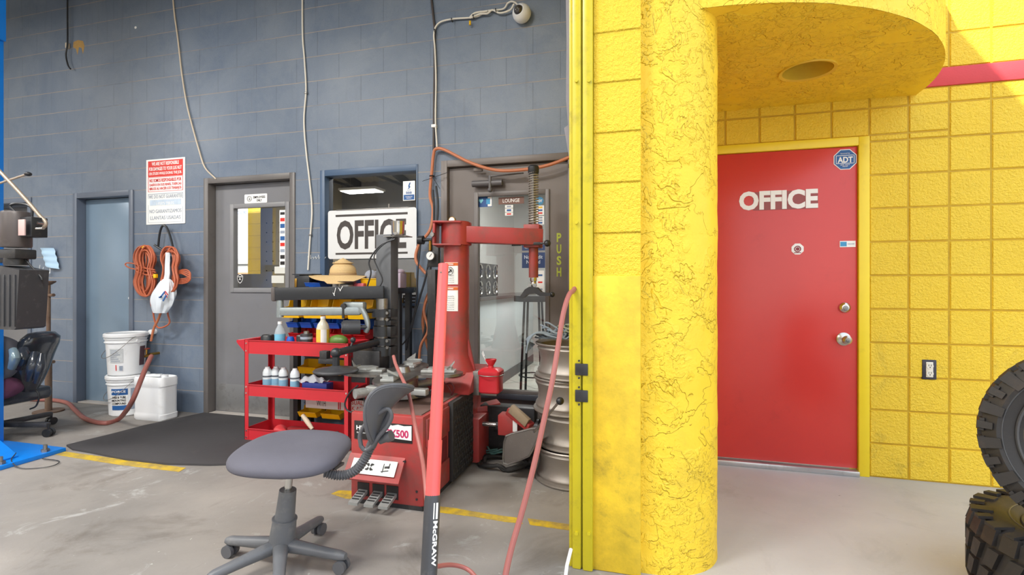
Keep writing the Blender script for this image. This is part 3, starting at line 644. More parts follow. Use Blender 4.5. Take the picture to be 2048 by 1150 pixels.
# stickers on the door pane
yy = D+.0845
b, q = plate(559, 571, 420, 535, yy, .0005, .002); s = solo('card_sticker_strip', b, WHITE2, 'tall strip of payment card stickers on the right of the employees door pane', 'sticker')
for i, (col, hgt) in enumerate(((INK, .25), (REDINK, .5), (BLUEINK, .7), (GREYINK, .3), (BLUEINK, .7), (REDINK, .5), (GREYINK, .4), (INK, .6), (INK, .5))):
    zc = q[3]-(q[3]-q[2])*(.06+i*.108); hh = (q[3]-q[2])*.03*(hgt+.5); rect('logo', q[0]+.008, q[1]-.008, zc-hh, zc+hh, yy-.0002, col, s)
p = at(484, 425, yy); s = words('window_lettering', 'COLORS', (p.x, yy, p.z), .095, .028, M('pale_blue_vinyl', (190, 206, 230), .5), None, bold=.03); tag(s, 'pale blue lettering at the top left of the employees door pane', 'lettering')
c = at(480, 557, yy); b = MB(); sh = [(-.03, .024), (-.012, .033), (0, .04), (.012, .033), (.03, .024), (.03, -.005), (.018, -.03), (0, -.045), (-.018, -.03), (-.03, -.005)]
b.poly([(c.x+x*1.0, yy, c.z+z) for x, z in sh], (0, .0005, 0)); s = solo('shield_sticker', b, WHITE2, 'black and white shield sticker at the bottom left of the employees door pane', 'sticker')
b = MB(); b.poly([(c.x+x*.86, yy-.0004, c.z+z*.86) for x, z in sh], (0, .0003, 0)); emit('field', b, INK, s)
words('logo', 'A', (c.x, yy-.0008, c.z-.004), .022, .02, WHITE2, s, bold=.02); b = MB(); b.box(c.x-.02, c.x+.02, yy-.0008, yy-.0004, c.z+.012, c.z+.018); emit('bar', b, WHITE2, s)
for (pp, lab) in (((549, 570, 533, 547), 'upper of two white cards taped behind the employees door pane'), ((543, 568, 551, 566), 'lower of two white cards taped behind the employees door pane')):
    b, q = plate(pp[0], pp[1], pp[2], pp[3], yy+.0002, .0003, .001); s = solo('taped_card', b, M('card_paper', (214, 214, 206), .6), lab, 'card', 'cards taped to the employees door')
# office sign
yy = D-.03
b, (x0, x1, z0, z1) = plate(656, 833, 418, 517, yy, .004, .022)
s = solo('office_sign', b, M('brushed_sign_white', (222, 224, 226), .3, .15, var=.05, vs=3, dirt=.1, dcol=(160, 158, 155)), 'large white metal OFFICE sign with black bars leaning on the window', 'sign')
W, Hh = x1-x0, z1-z0; DK = M('sign_brown_black', (62, 56, 54), .45, var=.1)
rect('bar', x0+W*.09, x0+W*.905, z1-Hh*.135, z1-Hh*.09, yy, DK, s); rect('bar', x0+W*.09, x0+W*.905, z0+Hh*.085, z0+Hh*.125, yy, DK, s)
words('letters', 'OFFICE', ((x0+W*.497), yy-.001, z0+Hh*.49), W*.785, Hh*.60, DK, s, bold=.03)
b = MB(); b.box(x0+W*.1, x0+W*.92, yy-.004, D+.02, z1-.002, z1+.004, .001); b.cyl((x0+W*.7, yy, z1), (x0+W*.7, yy, z1+.035), .006, n=10); emit('upper_edge', b, STEEL, s)
# rating sticker
b, (x0, x1, z0, z1) = plate(806, 830, 362, 401, D+.048, .001, .002); s = solo('rating_sticker', b, WHITE2, 'white and blue BBB sticker at the top right of the office window', 'sticker')
words('logo', 'BBB', ((x0+x1)/2, D+.0475, z0+(z1-z0)*.40), .05, .018, BLUEINK, s, bold=.02); rect('blue_band', x0+.006, x1-.006, z0+.006, z0+(z1-z0)*.30, D+.0478, BLUEINK, s)
words('small_text', 'ACCREDITED\nBUSINESS', ((x0+x1)/2, D+.0468, z0+(z1-z0)*.16), .06, .02, WHITE2, s)
c = ((x0+x1)/2, z0+(z1-z0)*.72); b = MB(); b.poly([(c[0]+x, D+.0474, c[1]+z) for x, z in ((-.008, .0), (0, .022), (.012, .036), (.013, .022), (.006, .008), (.012, -.004), (.002, -.018), (-.012, -.02), (-.002, -.008), (-.006, .0))], (0, .0004, 0)); b.box(c[0]-.016, c[0]+.016, D+.047, D+.0474, c[1]-.03, c[1]-.027); emit('flame', b, BLUEINK, s)
b, q = plate(806, 835, 590, 616, D-.004, .004, .002); s = solo('notice_plate', b, INK, 'small black printed notice at the lower right corner of the office window', 'notice')
for i in range(3): rect('print_row', q[0]+.01, q[1]-.012, q[3]-.025-i*.026, q[3]-.012-i*.026, D-.0045, GREYINK, s)
# lounge door pane: plate and stickers
gy = D+.0495
b, (x0, x1, z0, z1) = plate(997, 1048, 394, 408, gy, .002, .002); s = solo('lounge_plate', b, BROWN, 'brown LOUNGE name plate on the glass of the lounge door', 'sign'); words('sign_text', 'LOUNGE', ((x0+x1)/2, gy-.0006, (z0+z1)/2), (x1-x0)*.66, (z1-z0)*.52, WHITE2, s, bold=.005)
b, (x0, x1, z0, z1) = plate(954, 984, 393, 414, gy, .001, .001); s = solo('blue_heart_sticker', b, M('navy_ink', (40, 84, 150), .5), 'blue sticker with a heart at the top left of the lounge door glass', 'sticker')
c = (x0+(x1-x0)*.27, (z0+z1)/2+.008); b = MB(); b.poly([(c[0]+x*.9, gy-.0008, c[1]+z*.9) for x, z in ((0, -.022), (-.02, .002), (-.018, .014), (-.008, .016), (0, .008), (.008, .016), (.018, .014), (.02, .002))], (0, .0005, 0)); emit('heart', b, M('aqua_ink', (130, 210, 226), .5), s)
rect('white_panel', x0+(x1-x0)*.72, x1-.002, z0+.004, z1-.004, gy-.0004, WHITE2, s); rect('blue_square', x0+(x1-x0)*.62, x0+(x1-x0)*.88, z0+.02, z1-.016, gy-.0008, M('card_blue', (60, 150, 200), .5), s)
for i, (a, c, lab, col) in enumerate(((411, 416, 'top', GREYINK), (418, 424, 'middle', BLUEINK), (426, 431, 'bottom', REDINK))):
    b, q = plate(1010, 1026, a-1, c, gy, .001, .001); s = solo('small_card_sticker', b, WHITE2, '%s of the three small card stickers under the lounge plate' % lab, 'sticker', 'small card stickers'); rect('logo', q[0]+.014, q[1]-.014, q[2]+.006, q[3]-.006, gy-.0003, col, s)
c = at(1079, 402, gy); b = MB(); b.cyl((c.x, gy-.001, c.z), (c.x, gy, c.z), .032, n=8); s = solo('alarm_sticker', b, M('aqua_blue', (54, 132, 176), .5), 'blue alarm sticker at the top right of the lounge door glass', 'sticker'); words('logo', 'ADT', (c.x, gy-.0014, c.z), .042, .018, WHITE2, s, bold=.03)
for (a, c2, lab, cs) in ((411, 430, 'white card sticker below the alarm sticker on the lounge door', (YBIN, BLUEINK, REDINK)), (432, 449, 'second white sticker down the right edge of the lounge door glass', (GREYINK, GREYINK, BLUEINK)), (541, 588, 'long lower strip of card logos on the lounge door glass', (BLUEINK, REDINK, GREYINK))):
    b, q = plate(1073, 1088, a, c2, gy, .001, .001); s = solo('card_sticker', b, WHITE2, lab, 'sticker')
    for i, col in enumerate(cs): zc = q[3]-(q[3]-q[2])*(.2+i*.3); rect('logo', q[0]+.012, q[1]-.012, zc-.006, zc+.006, gy-.0004, col, s)
for (a, c2, lab, tt) in ((490, 501, 'upper navy credit poster on the lounge door glass', 'Credit'), (505, 536, 'lower navy NO CREDIT NEEDED poster on the lounge door glass', 'No Credit\nNeeded')):
    b, q = plate(1044, 1090, a, c2, gy+.0002, .0008, .001); s = solo('credit_poster', b, M('navy_poster', (44, 66, 112), .5), lab, 'poster', 'navy credit posters'); words('poster_text', tt, ((q[0]+q[1])/2, gy-.0004, (q[2]+q[3])/2+.006), (q[1]-q[0])*.8, (q[3]-q[2])*.55, M('poster_white', (190, 200, 214), .5), s, bold=.02)
# things standing inside the lounge
b = MB(); b.box(-1.625, -1.61, 4.3, 5.3, 1.02, 1.36, .003); dsp = solo('wheel_display_board', b, M('matte_black', (20, 20, 22), 1.0), 'black display board of wheel rims above the lounge counter', 'display')
for i in range(4):
    for j in range(2):
        c = Vector((-1.60, 4.42+i*.25, 1.11+j*.17)); b = MB(); b.ring(c, .066, .009, (1, 0, 0), 20, 6)
        for k in range(5): a = k*2*math.pi/5; b.bar(c, c+Vector((0, math.cos(a)*.062, math.sin(a)*.062)), .014, .01)
        emit('rim', b, CHROME, dsp)
b = MB(); b.box(-2.18, -2.16, 4.4, 6.3, 1.5, 2.15, .003); pic = solo('truck_photograph', b, M('poster_grey', (150, 150, 148), .5), 'grey photograph of a pickup truck on the lounge wall', 'picture')
b = MB(); b.box(-2.16, -2.155, 4.6, 6.0, 1.62, 1.82, .002); b.box(-2.16, -2.154, 4.9, 5.4, 1.8, 1.98, .002); emit('truck_body', b, M('photo_dark', (50, 48, 50), .5), pic)
for yy_ in (4.85, 5.7): b = MB(); b.cyl((-2.16, yy_, 1.62), (-2.15, yy_, 1.62), .11, n=20); emit('wheel', b, INK, pic)
b = MB(); b.box(-1.1, -.1, 7.2, 7.8, 0, .74, .01); b.box(-1.15, -.05, 7.15, 7.85, .74, .78, .006); solo('lounge_desk', b, M('desk_brown', (120, 88, 62), .5), 'brown desk at the back of the lounge', 'desk')
b = MB(); b.box(-.9, .1, 8.165, 8.195, 1.1, 2.2, .003); o = solo('dark_poster', b, M('navy_poster', (44, 66, 112), .5), 'dark blue poster on the back wall of the lounge', 'poster')
st = thing('bar_stool', 'tall black stool with splayed thin legs inside the lounge door', 'stool', (-.98, 4.3, 0))
b = MB(); b.cyl((-.98, 4.3, 1.0), (-.98, 4.3, 1.05), .17, n=28); emit('seat', b, BLACK, st)
for k in range(4):
    a = math.pi/4+k*math.pi/2; b = MB(); b.tube([(-.98+.09*math.cos(a), 4.3+.09*math.sin(a), 1.0), (-.98+.14*math.cos(a), 4.3+.14*math.sin(a), .005)], .011); emit('leg', b, BLACK, st)
b = MB(); b.ring((-.98, 4.3, .35), .124, .006); emit('foot_ring', b, BLACK, st)
# ------------------------------------------------------------------ cables and hoses on the blue wall
def wall_tube(name, pts, r, mat, label, cat='cable', Y=D-.012, k=8, group=None, par=None):
    P = [at(p[0], p[1], (p[2] if len(p) > 2 else Y)) for p in pts]; b = MB(); b.tube(P, r, 8, k)
    if par: return emit(name, b, mat, par)
    return solo(name, b, mat, label, cat, group)
o = wall_tube('black_cable', [(135, -60), (135, 30), (135, 85), (132, 110), (136, 130), (141, 138)], .007, BLACK, 'short black cable dangling at the top left of the blue wall', Y=D-.03)
b = MB(); p = at(134, 92, D-.02); b.box(p.x-.012, p.x+.012, D-.03, D, p.z-.02, p.z+.03, .003); emit('clip', b, CREAMW, o)
wall_tube('beige_cable', [(343, -80), (347, 10), (356, 80), (364, 150), (374, 210), (384, 250), (398, 300), (410, 335), (432, 358)], .0065, CREAMW, 'long beige cable slanting down to the corner of the employees door frame')
o = wall_tube('thin_conduit', [(605, -80), (605, 60), (609, 120), (612, 180), (608, 240), (612, 300), (619, 360), (624, 420), (620, 480), (616, 540)], .007, WCABLE, 'pale conduit running straight down between the grey door and office window')
for (px, py) in ((612, 186), (621, 470)): b = MB(); p = at(px, py, D-.012); b.box(p.x-.012, p.x+.012, D-.022, D, p.z-.008, p.z+.008, .002); emit('strap', b, STEEL, o)
p = at(634, 515, D-.003); b = MB()
for k in range(7): b.tube([(p.x-.09+k*.026+random.uniform(-.004, .004), D-.003, p.z+.012+.01*math.sin(k*2)), (p.x-.085+k*.026, D-.003, p.z-.012), (p.x-.07+k*.026, D-.003, p.z+.004)], .0022, 5)
solo('chalk_scribble', b, WHITE2, 'white scribbled paint mark on the wall beside the office window', 'paint mark')
b = MB(); P = [at(x, y, D-.012) for x, y in ((857, -60), (865, 20), (869, 55), (869, 140), (868, 200), (867, 300))]; b.tube(P, .009, 8); solo('dark_conduit', b, M('conduit_brown', (74, 68, 68), .5), 'dark conduit running up the wall beside the white camera cable', 'conduit')
o = wall_tube('camera_cable', [(1046, 20), (1028, 4), (1016, 6), (1006, 18), (975, 22), (950, 34), (905, 38), (878, 46), (868, 66), (870, 100), (872, 160), (871, 240), (874, 294)], .0065, WCABLE, 'white cable running from the dome camera down the blue wall', Y=D-.02)
b = MB(); b.tube([at(x, y, D-.03) for x, y in ((1028, 8), (1020, 20), (1000, 26), (985, 20), (975, 27), (960, 28), (940, 36), (950, 26), (975, 22))], .007, 8, 6); emit('cable_loop', b, WCABLE, o)
for x, y in ((992, 21), (947, 33), (904, 40), (870, 62)): b = MB(); p = at(x, y, D-.03); b.ring(p, .014, .003, (1, 0, .2), 16, 6); emit('cable_tie', b, BLACK, o)
b = MB(); p = at(940, 42, D-.03); b.tube([p, p+Vector((.0, 0, -.03))], .008); emit('plug', b, YBIN, o)
b = MB(); p = at(868, 252, D-.02); b.box(p.x-.02, p.x+.02, D-.03, D, p.z-.012, p.z+.012, .003); emit('clamp', b, WHITE, o)
# dome camera
c = at(1048, 34, D); dc = thing('dome_camera', 'white dome security camera high on the blue wall', 'camera', c)
b = MB(); ax = Vector((-.28, -1, .10)).normalized(); b.lathe([(.001, -.035), (.045, -.03), (.062, -.01), (.068, .015), (.066, .035), (.058, .055), (.042, .070), (.036, .070)], c+Vector((0, -.03, 0)), ax, 36); emit('housing', b, WHITE, dc)
cc = c+Vector((0, -.03, 0))+ax*.062; b = MB(); b.ell(cc, (.036, .036, .036), 28, 18); emit('dome', b, M('smoked_dome', (52, 50, 54), .06, 0, coat=1), dc)
b = MB(); b.cyl(cc+ax*.012, cc+ax*.040, .013, n=20); emit('lens', b, CHROME, dc)
# orange air hose
wall_tube('orange_air_hose', [(860, 712, 3.5), (846, 650, 3.5), (852, 600, 3.5), (868, 560, 3.46), (850, 545, 3.46), (832, 520, 3.46), (838, 490, 3.48), (860, 460, 3.5), (866, 420, 3.53), (860, 390, 3.54), (864, 340, 3.54), (867, 310, 3.54), (872, 298, 3.53), (890, 300, 3.52), (940, 325, 3.5), (990, 340, 3.5), (1040, 340, 3.5), (1090, 332, 3.5), (1128, 319, 3.5), (1160, 305, 3.5)], .012, ORANGE, 'orange air hose draped over the lounge door and down the wall', 'hose')
b = MB()
for q in ((-22, -6), (14, -22), (30, 8)): p = at(866, 355, D-.05); b.tube([p, p+Vector((q[0]*.004, 0, q[1]*.004))], .002, 6)
b.ring(at(864, 352, 3.54), .018, .004, (0, 0, 1), 16, 6); solo('cable_tie', b, BLACK, 'black cable ties holding the orange hose beside the window', 'cable tie')
for i, (pts, lab) in enumerate((([(866, 380), (868, 420), (866, 470), (858, 520), (850, 560), (835, 610), (820, 660), (812, 700)], 'black air line running down left of the regulator'), ([(872, 372), (876, 410), (872, 460), (862, 520), (858, 600), (850, 660), (834, 725)], 'second black line hanging behind the tyre machine'), ([(842, 478), (836, 540), (832, 600), (822, 660), (800, 690), (795, 640)], 'thin black cable looping in front of the blue wall'))):
    wall_tube('black_air_line', pts, (.008, .009, .006)[i], BLACK, lab, 'hose', Y=3.42)
wall_tube('orange_pigtail_hose', [(838, 722, 3.4), (842, 690, 3.4), (856, 660, 3.4), (848, 620, 3.4), (858, 588, 3.4), (862, 560, 3.42)], .010, ORANGE, 'short orange hose end hanging below the regulator', 'hose')
# air regulator
c = at(864, 512, 3.38); rg = thing('air_regulator', 'black air pressure regulator with round white gauge beside the tower', 'regulator', c)
b = MB(); b.box(c.x-.035, c.x+.05, 3.38, 3.42, c.z-.08, c.z+.09, .004); b.box(c.x-.03, c.x+.035, 3.36, 3.42, c.z-.95, c.z-.1, .004); emit('body', b, DSTEEL, rg)
b = MB(); b.cyl((c.x, 3.35, c.z), (c.x, 3.38, c.z), .034, n=32); emit('gauge_case', b, CHROME, rg); b = MB(); b.cyl((c.x, 3.346, c.z), (c.x, 3.352, c.z), .029, n=32); f = emit('gauge_face', b, WHITE2, rg); b = MB(); b.bar((c.x-.005, 3.344, c.z-.006), (c.x+.014, 3.344, c.z+.016), .003, .002); emit('needle', b, INK, f)
p = at(847, 480, 3.38); b = MB(); b.cyl(p+Vector((-.04, 0, 0)), p, .032, n=20); b.cyl(p, p+Vector((.07, 0, 0)), .012, n=12); emit('knob', b, BLACK, rg); b = MB(); b.cyl((c.x-.01, 3.37, c.z+.04), (c.x-.01, 3.37, c.z+.11), .010, n=12); emit('brass_fitting', b, M('brass', (180, 140, 70), .3, 1), rg)
# ------------------------------------------------------------------ orange cords on a hook
hk = at(327, 452, D-.01); hook = thing('hook_cord', 'black bungee hook on the blue wall under the warning sign', 'hook', hk)
b = MB(); b.tube([at(x, y, 3.52) for x, y in ((316, 496), (319, 470), (323, 455), (328, 451), (334, 456), (341, 475), (347, 500))], .009, 8, 6); emit('strap', b, BLACK, hook); b = MB(); b.tube([at(x, y, 3.5) for x, y in ((309, 490), (320, 497), (331, 504))], .01, 8); emit('cross_bar', b, BLACK, hook)
def coil(name, cx_, cy_, w_, h_, n, label, seed, waist=.45):
    random.seed(seed); b = MB(); 
    for i in range(n):
        ww = w_*random.uniform(.45, 1.05); hh = h_*random.uniform(.82, 1.05); ox = random.uniform(-.12, .12)*w_; Yb = 3.52-random.uniform(0, .10); P = []; ph = random.uniform(-.3, .3)
        for k in range(22):
            a = 2*math.pi*k/22; yv = math.cos(a); xv = math.sin(a)*(1-waist*math.exp(-((yv-.05)**2)/.12))
            P.append(at(cx_+ox+xv*ww/2+ph*yv*10, cy_-yv*hh/2, Yb-.02*math.sin(a+i)))
        b.tube(curve(P+[P[0]], 2)[:-1], .0068, 6, closed=True)
    o = solo(name, b, ORANGE2, label, 'extension cord'); random.seed(11); return o
c1 = coil('orange_cord_coil', 290, 542, 44, 98, 22, 'left bundle of coiled orange cord hanging from the hook', 3)
b = MB(); b.tube([at(x, y, 3.43) for x, y in ((306, 545), (280, 540), (260, 536), (251, 530), (254, 526), (270, 528), (296, 538), (312, 545))], .006, 6, 5); b.tube([at(x, y, 3.42) for x, y in ((310, 552), (286, 548), (272, 541), (284, 536), (310, 540))], .006, 6, 5); emit('wrap', b, ORANGE2, c1)
b = MB(); p = at(287, 494, 3.43); b.cb(p, (.03, .02, .02), .003); emit('tag', b, YBIN, c1)
b = MB(); p = at(311, 552, 3.41); b.cb(p, (.03, .025, .035), .004); emit('plug', b, YBIN, c1)
c2 = coil('orange_cord_coil', 341, 540, 38, 92, 18, 'right bundle of coiled orange cord behind the plastic bag', 5)
b = MB()
for k in range(4): b.tube([at(x, y+k*3, 3.44) for x, y in ((345, 548), (360, 541-k), (374, 540+k), (381, 548), (374, 556), (358, 558), (344, 552))], .006, 6, 5)
emit('side_loop', b, ORANGE2, c2)
wall_tube('hanging_cord_end', [(310, 575, 3.45), (303, 590, 3.45), (302, 606, 3.45), (306, 622, 3.45), (309, 640, 3.46), (316, 655, 3.47), (330, 653, 3.47), (339, 645, 3.47), (336, 630, 3.47), (333, 610, 3.46), (334, 592, 3.46)], .007, ORANGE2, 'orange cord tail dangling in a loop below the plastic bag', 'extension cord')
wall_tube('cord_stub', [(322, 624, 3.46), (316, 640, 3.46), (308, 656, 3.46), (302, 682, 3.46)], .010, ORANGE, 'short thick orange hose stub hanging left of the cord loop', 'hose')
b = MB(); p = at(311, 663, D); b.cyl((p.x, D-.05, p.z), (p.x, D, p.z), .022, n=20); b.cyl((p.x-.03, D-.03, p.z), (p.x+.02, D-.03, p.z), .018, n=16); solo('pipe_stub', b, WHITE, 'white capped pipe stub in the wall above the spigot', 'pipe')
# plastic bag
c = at(325, 590, 3.42)
b = MB()
def bagf(u, v):
    a = u*2*math.pi; y = v; r = (.018+.02*y) if y < .45 else .03+.075*math.sin((y-.45)/.55*math.pi*.86+.12)**.8
    r *= 1+.10*math.sin(a*5+y*9)+.05*math.sin(a*11-y*6); cx_ = at(333-14*max(0, y-.35)/.65 if y > .35 else 333, 505+y*121, 3.40)
    return (cx_.x+r*1.05*math.cos(a), 3.41+r*.55*math.sin(a), cx_.z)
b.grid(bagf, 40, 30); bag = solo('plastic_bag', b, M('bag_white', (222, 230, 238), .3, 0, var=.06), 'white plastic shopping bag hung from the orange cord', 'bag')
b = MB(); p = at(326, 595, 3.338); 
for q in ((-.03, .0, .02, .05), (.0, -.03, .035, .02), (-.045, .0, -.012, .006)): b.bar(p+Vector((q[0], 0, q[1])), p+Vector((q[2], 0, q[3])), .004, .012)
emit('print', b, BLUEINK, bag)
b = MB()
for q in ((.01, .045, .04, .0), (.018, .055, .05, .02)): b.bar(p+Vector((q[0], .004, q[1])), p+Vector((q[2], .004, q[3])), .004, .006)
emit('print', b, REDINK, bag)
# face mask hung on the wall
c = at(96, 513, D-.02); b = MB()
def mf(u, v):
    p = at(84+v*0+u*27-(1-u)*0-v*5+ (1-v)*6, 533-v*37+u*5*(1-v), D-.03); return (p.x, D-.02-.025*math.sin(u*math.pi)-.004*math.sin(v*20), p.z)
b.grid(mf, 14, 16, .002); mk = solo('face_mask', b, M('mask_blue', (176, 208, 234), .7, var=.1), 'pale blue disposable face mask hung on the wall', 'face mask')
b = MB(); b.tube([at(x, y, D-.025) for x, y in ((80, 530), (79, 540), (84, 545), (90, 540), (94, 546), (99, 545), (101, 538), (104, 532))], .0025, 6, 5); b.tube([at(x, y, D-.025) for x, y in ((87, 534), (86, 542), (93, 548), (100, 546), (99, 536))], .0025, 6, 5); emit('ear_loops', b, WHITE, mk)
# spigot with hose to the left
c = at(318, 706, D); sp = thing('water_spigot', 'brass hose spigot on the blue wall', 'spigot', c); BR = M('brass', (180, 140, 70), .3, 1)
b = MB(); b.cyl(c, c+Vector((0, -.09, 0)), .012, n=12); b.cyl(c+Vector((0, -.07, -.005)), c+Vector((-.09, -.11, -.03)), .012, n=12); b.cyl(c+Vector((-.035, -.09, 0)), c+Vector((-.035, -.09, .045)), .008, n=10); emit('body', b, BR, sp)
b = MB(); b.ring(c+Vector((-.035, -.09, .05)), .024, .005); b.bar(c+Vector((-.06, -.09, .05)), c+Vector((-.01, -.09, .05)), .006, .006); emit('wheel_handle', b, M('rusty_red', (140, 60, 44), .6), sp)
P = [atz(303, 712, 4.12), atz(292, 735, 4.0), atz(283, 757, 3.92), atz(274, 780, 3.85), atz(264, 803, 3.85), atz(252, 822, 3.97), gr(236, 839, .02), gr(208, 846, .02), gr(172, 838, .02), gr(150, 820, .02), gr(135, 806, .02), gr(105, 800, .02), gr(60, 799, .02)]
b = MB(); b.tube(P, .018, 10, 8); solo('garden_hose', b, M('hose_mauve_red', (150, 92, 84), .5, var=.1, vs=12), 'faded red water hose running from the spigot across the floor to the left', 'hose')
# ------------------------------------------------------------------ buckets and jug
def bucket(c, r0, r1, h, label, low):
    t = thing('plastic_bucket', label, 'bucket', c, 'stacked white buckets'); x, y, z = c
    b = MB(); b.lathe([(0.001, 0), (r0-.01, 0), (r0, .01), (r0+(r1-r0)*.78, h*.78), (r1+.006, h*.80), (r1+.006, h*.815), (r1-.001, h*.82), (r1, h*.88), (r1+.008, h*.885), (r1+.008, h*.90), (r1, h*.905), (r1+.002, h*.96)], c, n=48); emit('body', b, WHITE, t)
    b = MB(); b.lathe([(r1+.01, h*.93), (r1+.013, h*.94), (r1+.013, h), (r1+.006, h+.008), (r1-.008, h+.008), (r1-.012, h), (.001, h-.002)], c, n=48); emit('lid', b, WHITE, t)
    b = MB(); P = []
    for k in range(15): a = math.pi*k/14; P.append((x+(r1+.012)*math.cos(a)*.98, y-(r1+.016)*abs(math.sin(a))**.6*.96, z+h*.83-.13*math.sin(a)+.06*math.cos(a)))
    b.tube(P, .0025, 6); emit('wire_handle', b, STEEL, t)
    for s in (-1, 1): b = MB(); b.cyl((x+s*(r1+.0), y-.02, z+h*.83), (x+s*(r1+.018), y-.02, z+h*.83), .016, n=16); emit('handle_ear', b, WHITE, t)
    return t
def curved_label(name, c, r0, h0, r1, h1, a0, a1, mat, par, off=.0012):
    b = MB(); b.grid(lambda u, v: (c[0]+(r0+(r1-r0)*v+off)*math.cos(a0+(a1-a0)*u), c[1]+(r0+(r1-r0)*v+off)*math.sin(a0+(a1-a0)*u), c[2]+h0+(h1-h0)*v), 20, 2); return emit(name, b, mat, par)
g1 = at(256, 600, 3.405); bc = (g1.x, 3.405, 0); bh = .345
k1 = bucket(bc, .135, .15, .345, 'lower white bucket with blue mounting compound label', True)
k2 = bucket((bc[0]-.012, bc[1]-.005, .352), .132, .152, .36, 'upper white bucket with grey printed label, stacked on another', False)
def wrap_words(s, c, r, z, ang, wd, ht, mat, par, bold=.02):   # flat lettering tangent to the bucket
    p = Vector((c[0]+r*math.cos(ang), c[1]+r*math.sin(ang), c[2]+z)); words('label_text', s, p, wd, ht, mat, par, ex=(-math.sin(ang), math.cos(ang), 0), bold=bold)
va = math.radians(-52); rr = lambda z: .135+.015*z/.27
curved_label('blue_label', bc, rr(.06), .06, rr(.245), .245, va-.62, va+.25, BLUEINK, k1)
curved_label('white_band', bc, rr(.10), .10, rr(.19), .19, va-.62, va+.25, WHITE2, k1, .0018)
curved_label('grey_label', bc, rr(.06), .06, rr(.245), .245, va+.38, va+1.0, GREYINK, k1)
for s_, z_, m_ in (('FORCE', .222, WHITE2), ('TIRE & TUBE', .172, INK), ('MOUNTING', .145, INK), ('COMPOUND', .118, INK)): wrap_words(s_, bc, rr(z_)+.0035, z_, va-.18, .105, .018, m_, k1)
c_ = (bc[0]-.012, bc[1]-.005, .352)
curved_label('grey_print', c_, rr(.12), .12, rr(.24), .24, va-.62, va+.1, M('pale_print', (200, 204, 206), .5, var=.25, vs=90), k2)
for i in range(6): curved_label('print_line', c_, rr(.13+i*.018), .13+i*.018, rr(.136+i*.018), .136+i*.018, va-.56, va-.05-(i % 3)*.08, GREYINK, k2, .002)
curved_label('dark_label', c_, rr(.08), .08, rr(.25), .25, va+.95, va+1.35, M('label_dark', (84, 60, 66), .5, var=.3, vs=60), k2)
curved_label('red_mark', c_, rr(.05), .05, rr(.10), .10, va-.3, va-.25, REDINK, k2); curved_label('code_box', c_, rr(.05), .05, rr(.09), .09, va-.1, va+.08, GREYINK, k2)
# jug
jy = 3.34; jx = at(312, 800, jy).x
jg = thing('white_jug', 'square white plastic jug standing on the floor beside the buckets', 'jug', (jx, jy, 0))
b = MB(); w_, d_, h_ = .335, .17, .36
def rr_ring(z, s): 
    P = []
    for cx_, cy_, a0 in ((1, 1, 0), (-1, 1, 90), (-1, -1, 180), (1, -1, 270)):
        for k in range(6): a = math.radians(a0+k*18); q = .045*s; P.append(b.v((jx+cx_*(w_/2*s-q)+q*math.cos(a), jy+cy_*(d_/2*s-q)+q*math.sin(a), z)))
    return P
b.rings([rr_ring(z, s) for z, s in ((0, .93), (.012, .99), (.05, 1.0), (.056, .965), (.07, .96), (.27, .96), (.285, .97), (.29, 1.0), (.345, 1.0), (.36, .96), (.364, .88), (.352, .85))]); emit('body', b, WHITE, jg)
b = MB(); b.bar((jx-.11, jy, .362), (jx+.06, jy, .372), .03, .022, .006); emit('handle', b, WHITE, jg); b = MB(); b.cyl((jx+.10, jy, .35), (jx+.10, jy, .377), .026, n=24); emit('cap', b, WHITE, jg)
# mat and floor stripes
P = [gr(x, y, 0) for x, y in ((133, 893), (160, 886), (222, 871), (290, 853), (360, 838), (430, 823), (520, 832), (560, 860), (540, 905), (498, 930), (420, 932), (330, 930), (250, 921), (180, 907), (145, 901))]
b = MB(); b.poly([(p.x, p.y, 0.001) for p in P], (0, 0, .012)); solo('floor_mat', b, M('mat_rubber', (62, 60, 62), .85, var=.1, dirt=.15, dcol=(96, 92, 90), bmp=.3, bs=60), 'dark grey rubber floor mat in front of the employees door', 'mat')
def stripe(pts, z=.0015): b = MB(); b.poly([(gr(x, y).x, gr(x, y).y, .0004) for x, y in pts], (0, 0, .0012)); return emit('trim_%d' % next(tn), b, FLOORYEL)
import itertools; tn = itertools.count(30)
for pts in (((83, 905), (112, 901), (200, 913), (372, 936), (358, 944), (240, 930), (150, 916)), ((662, 988), (678, 981), (704, 982), (720, 1000), (690, 997)), ((876, 1013), (905, 1016), (975, 1028), (1035, 1036), (1046, 1048), (1010, 1044), (950, 1034), (876, 1025)), ((1055, 1037), (1145, 1050), (1145, 1062), (1060, 1050))):
    s_ = stripe(pts); s_['kind'] = 'structure'
# ------------------------------------------------------------------ tyre changer
tc_ = thing('tyre_changer', 'red tyre changing machine with turntable, tower and foot pedals', 'tyre changer', (-1.31, 2.75, 0))
CX0, CX1, CY0, CY1, CT_ = -1.526, -1.105, 2.335, 3.25, .483
b = MB(); b.box(CX0, CX1, CY0, CY1, .02, CT_, .012)
cab = emit('cabinet', b, MRED, tc_)
b = MB(); b.box(CX0+.005, CX1-.005, CY0+.004, CY1-.002, 0.0, .03); emit('plinth', b, DSTEEL, tc_)
b = MB(); b.box(CX0+.02, CX1-.02, CY0+.02, CY1-.02, CT_, CT_+.006); emit('grimy_top', b, M('dusty_top', (112, 90, 84), .6, var=.25, vs=20), cab)
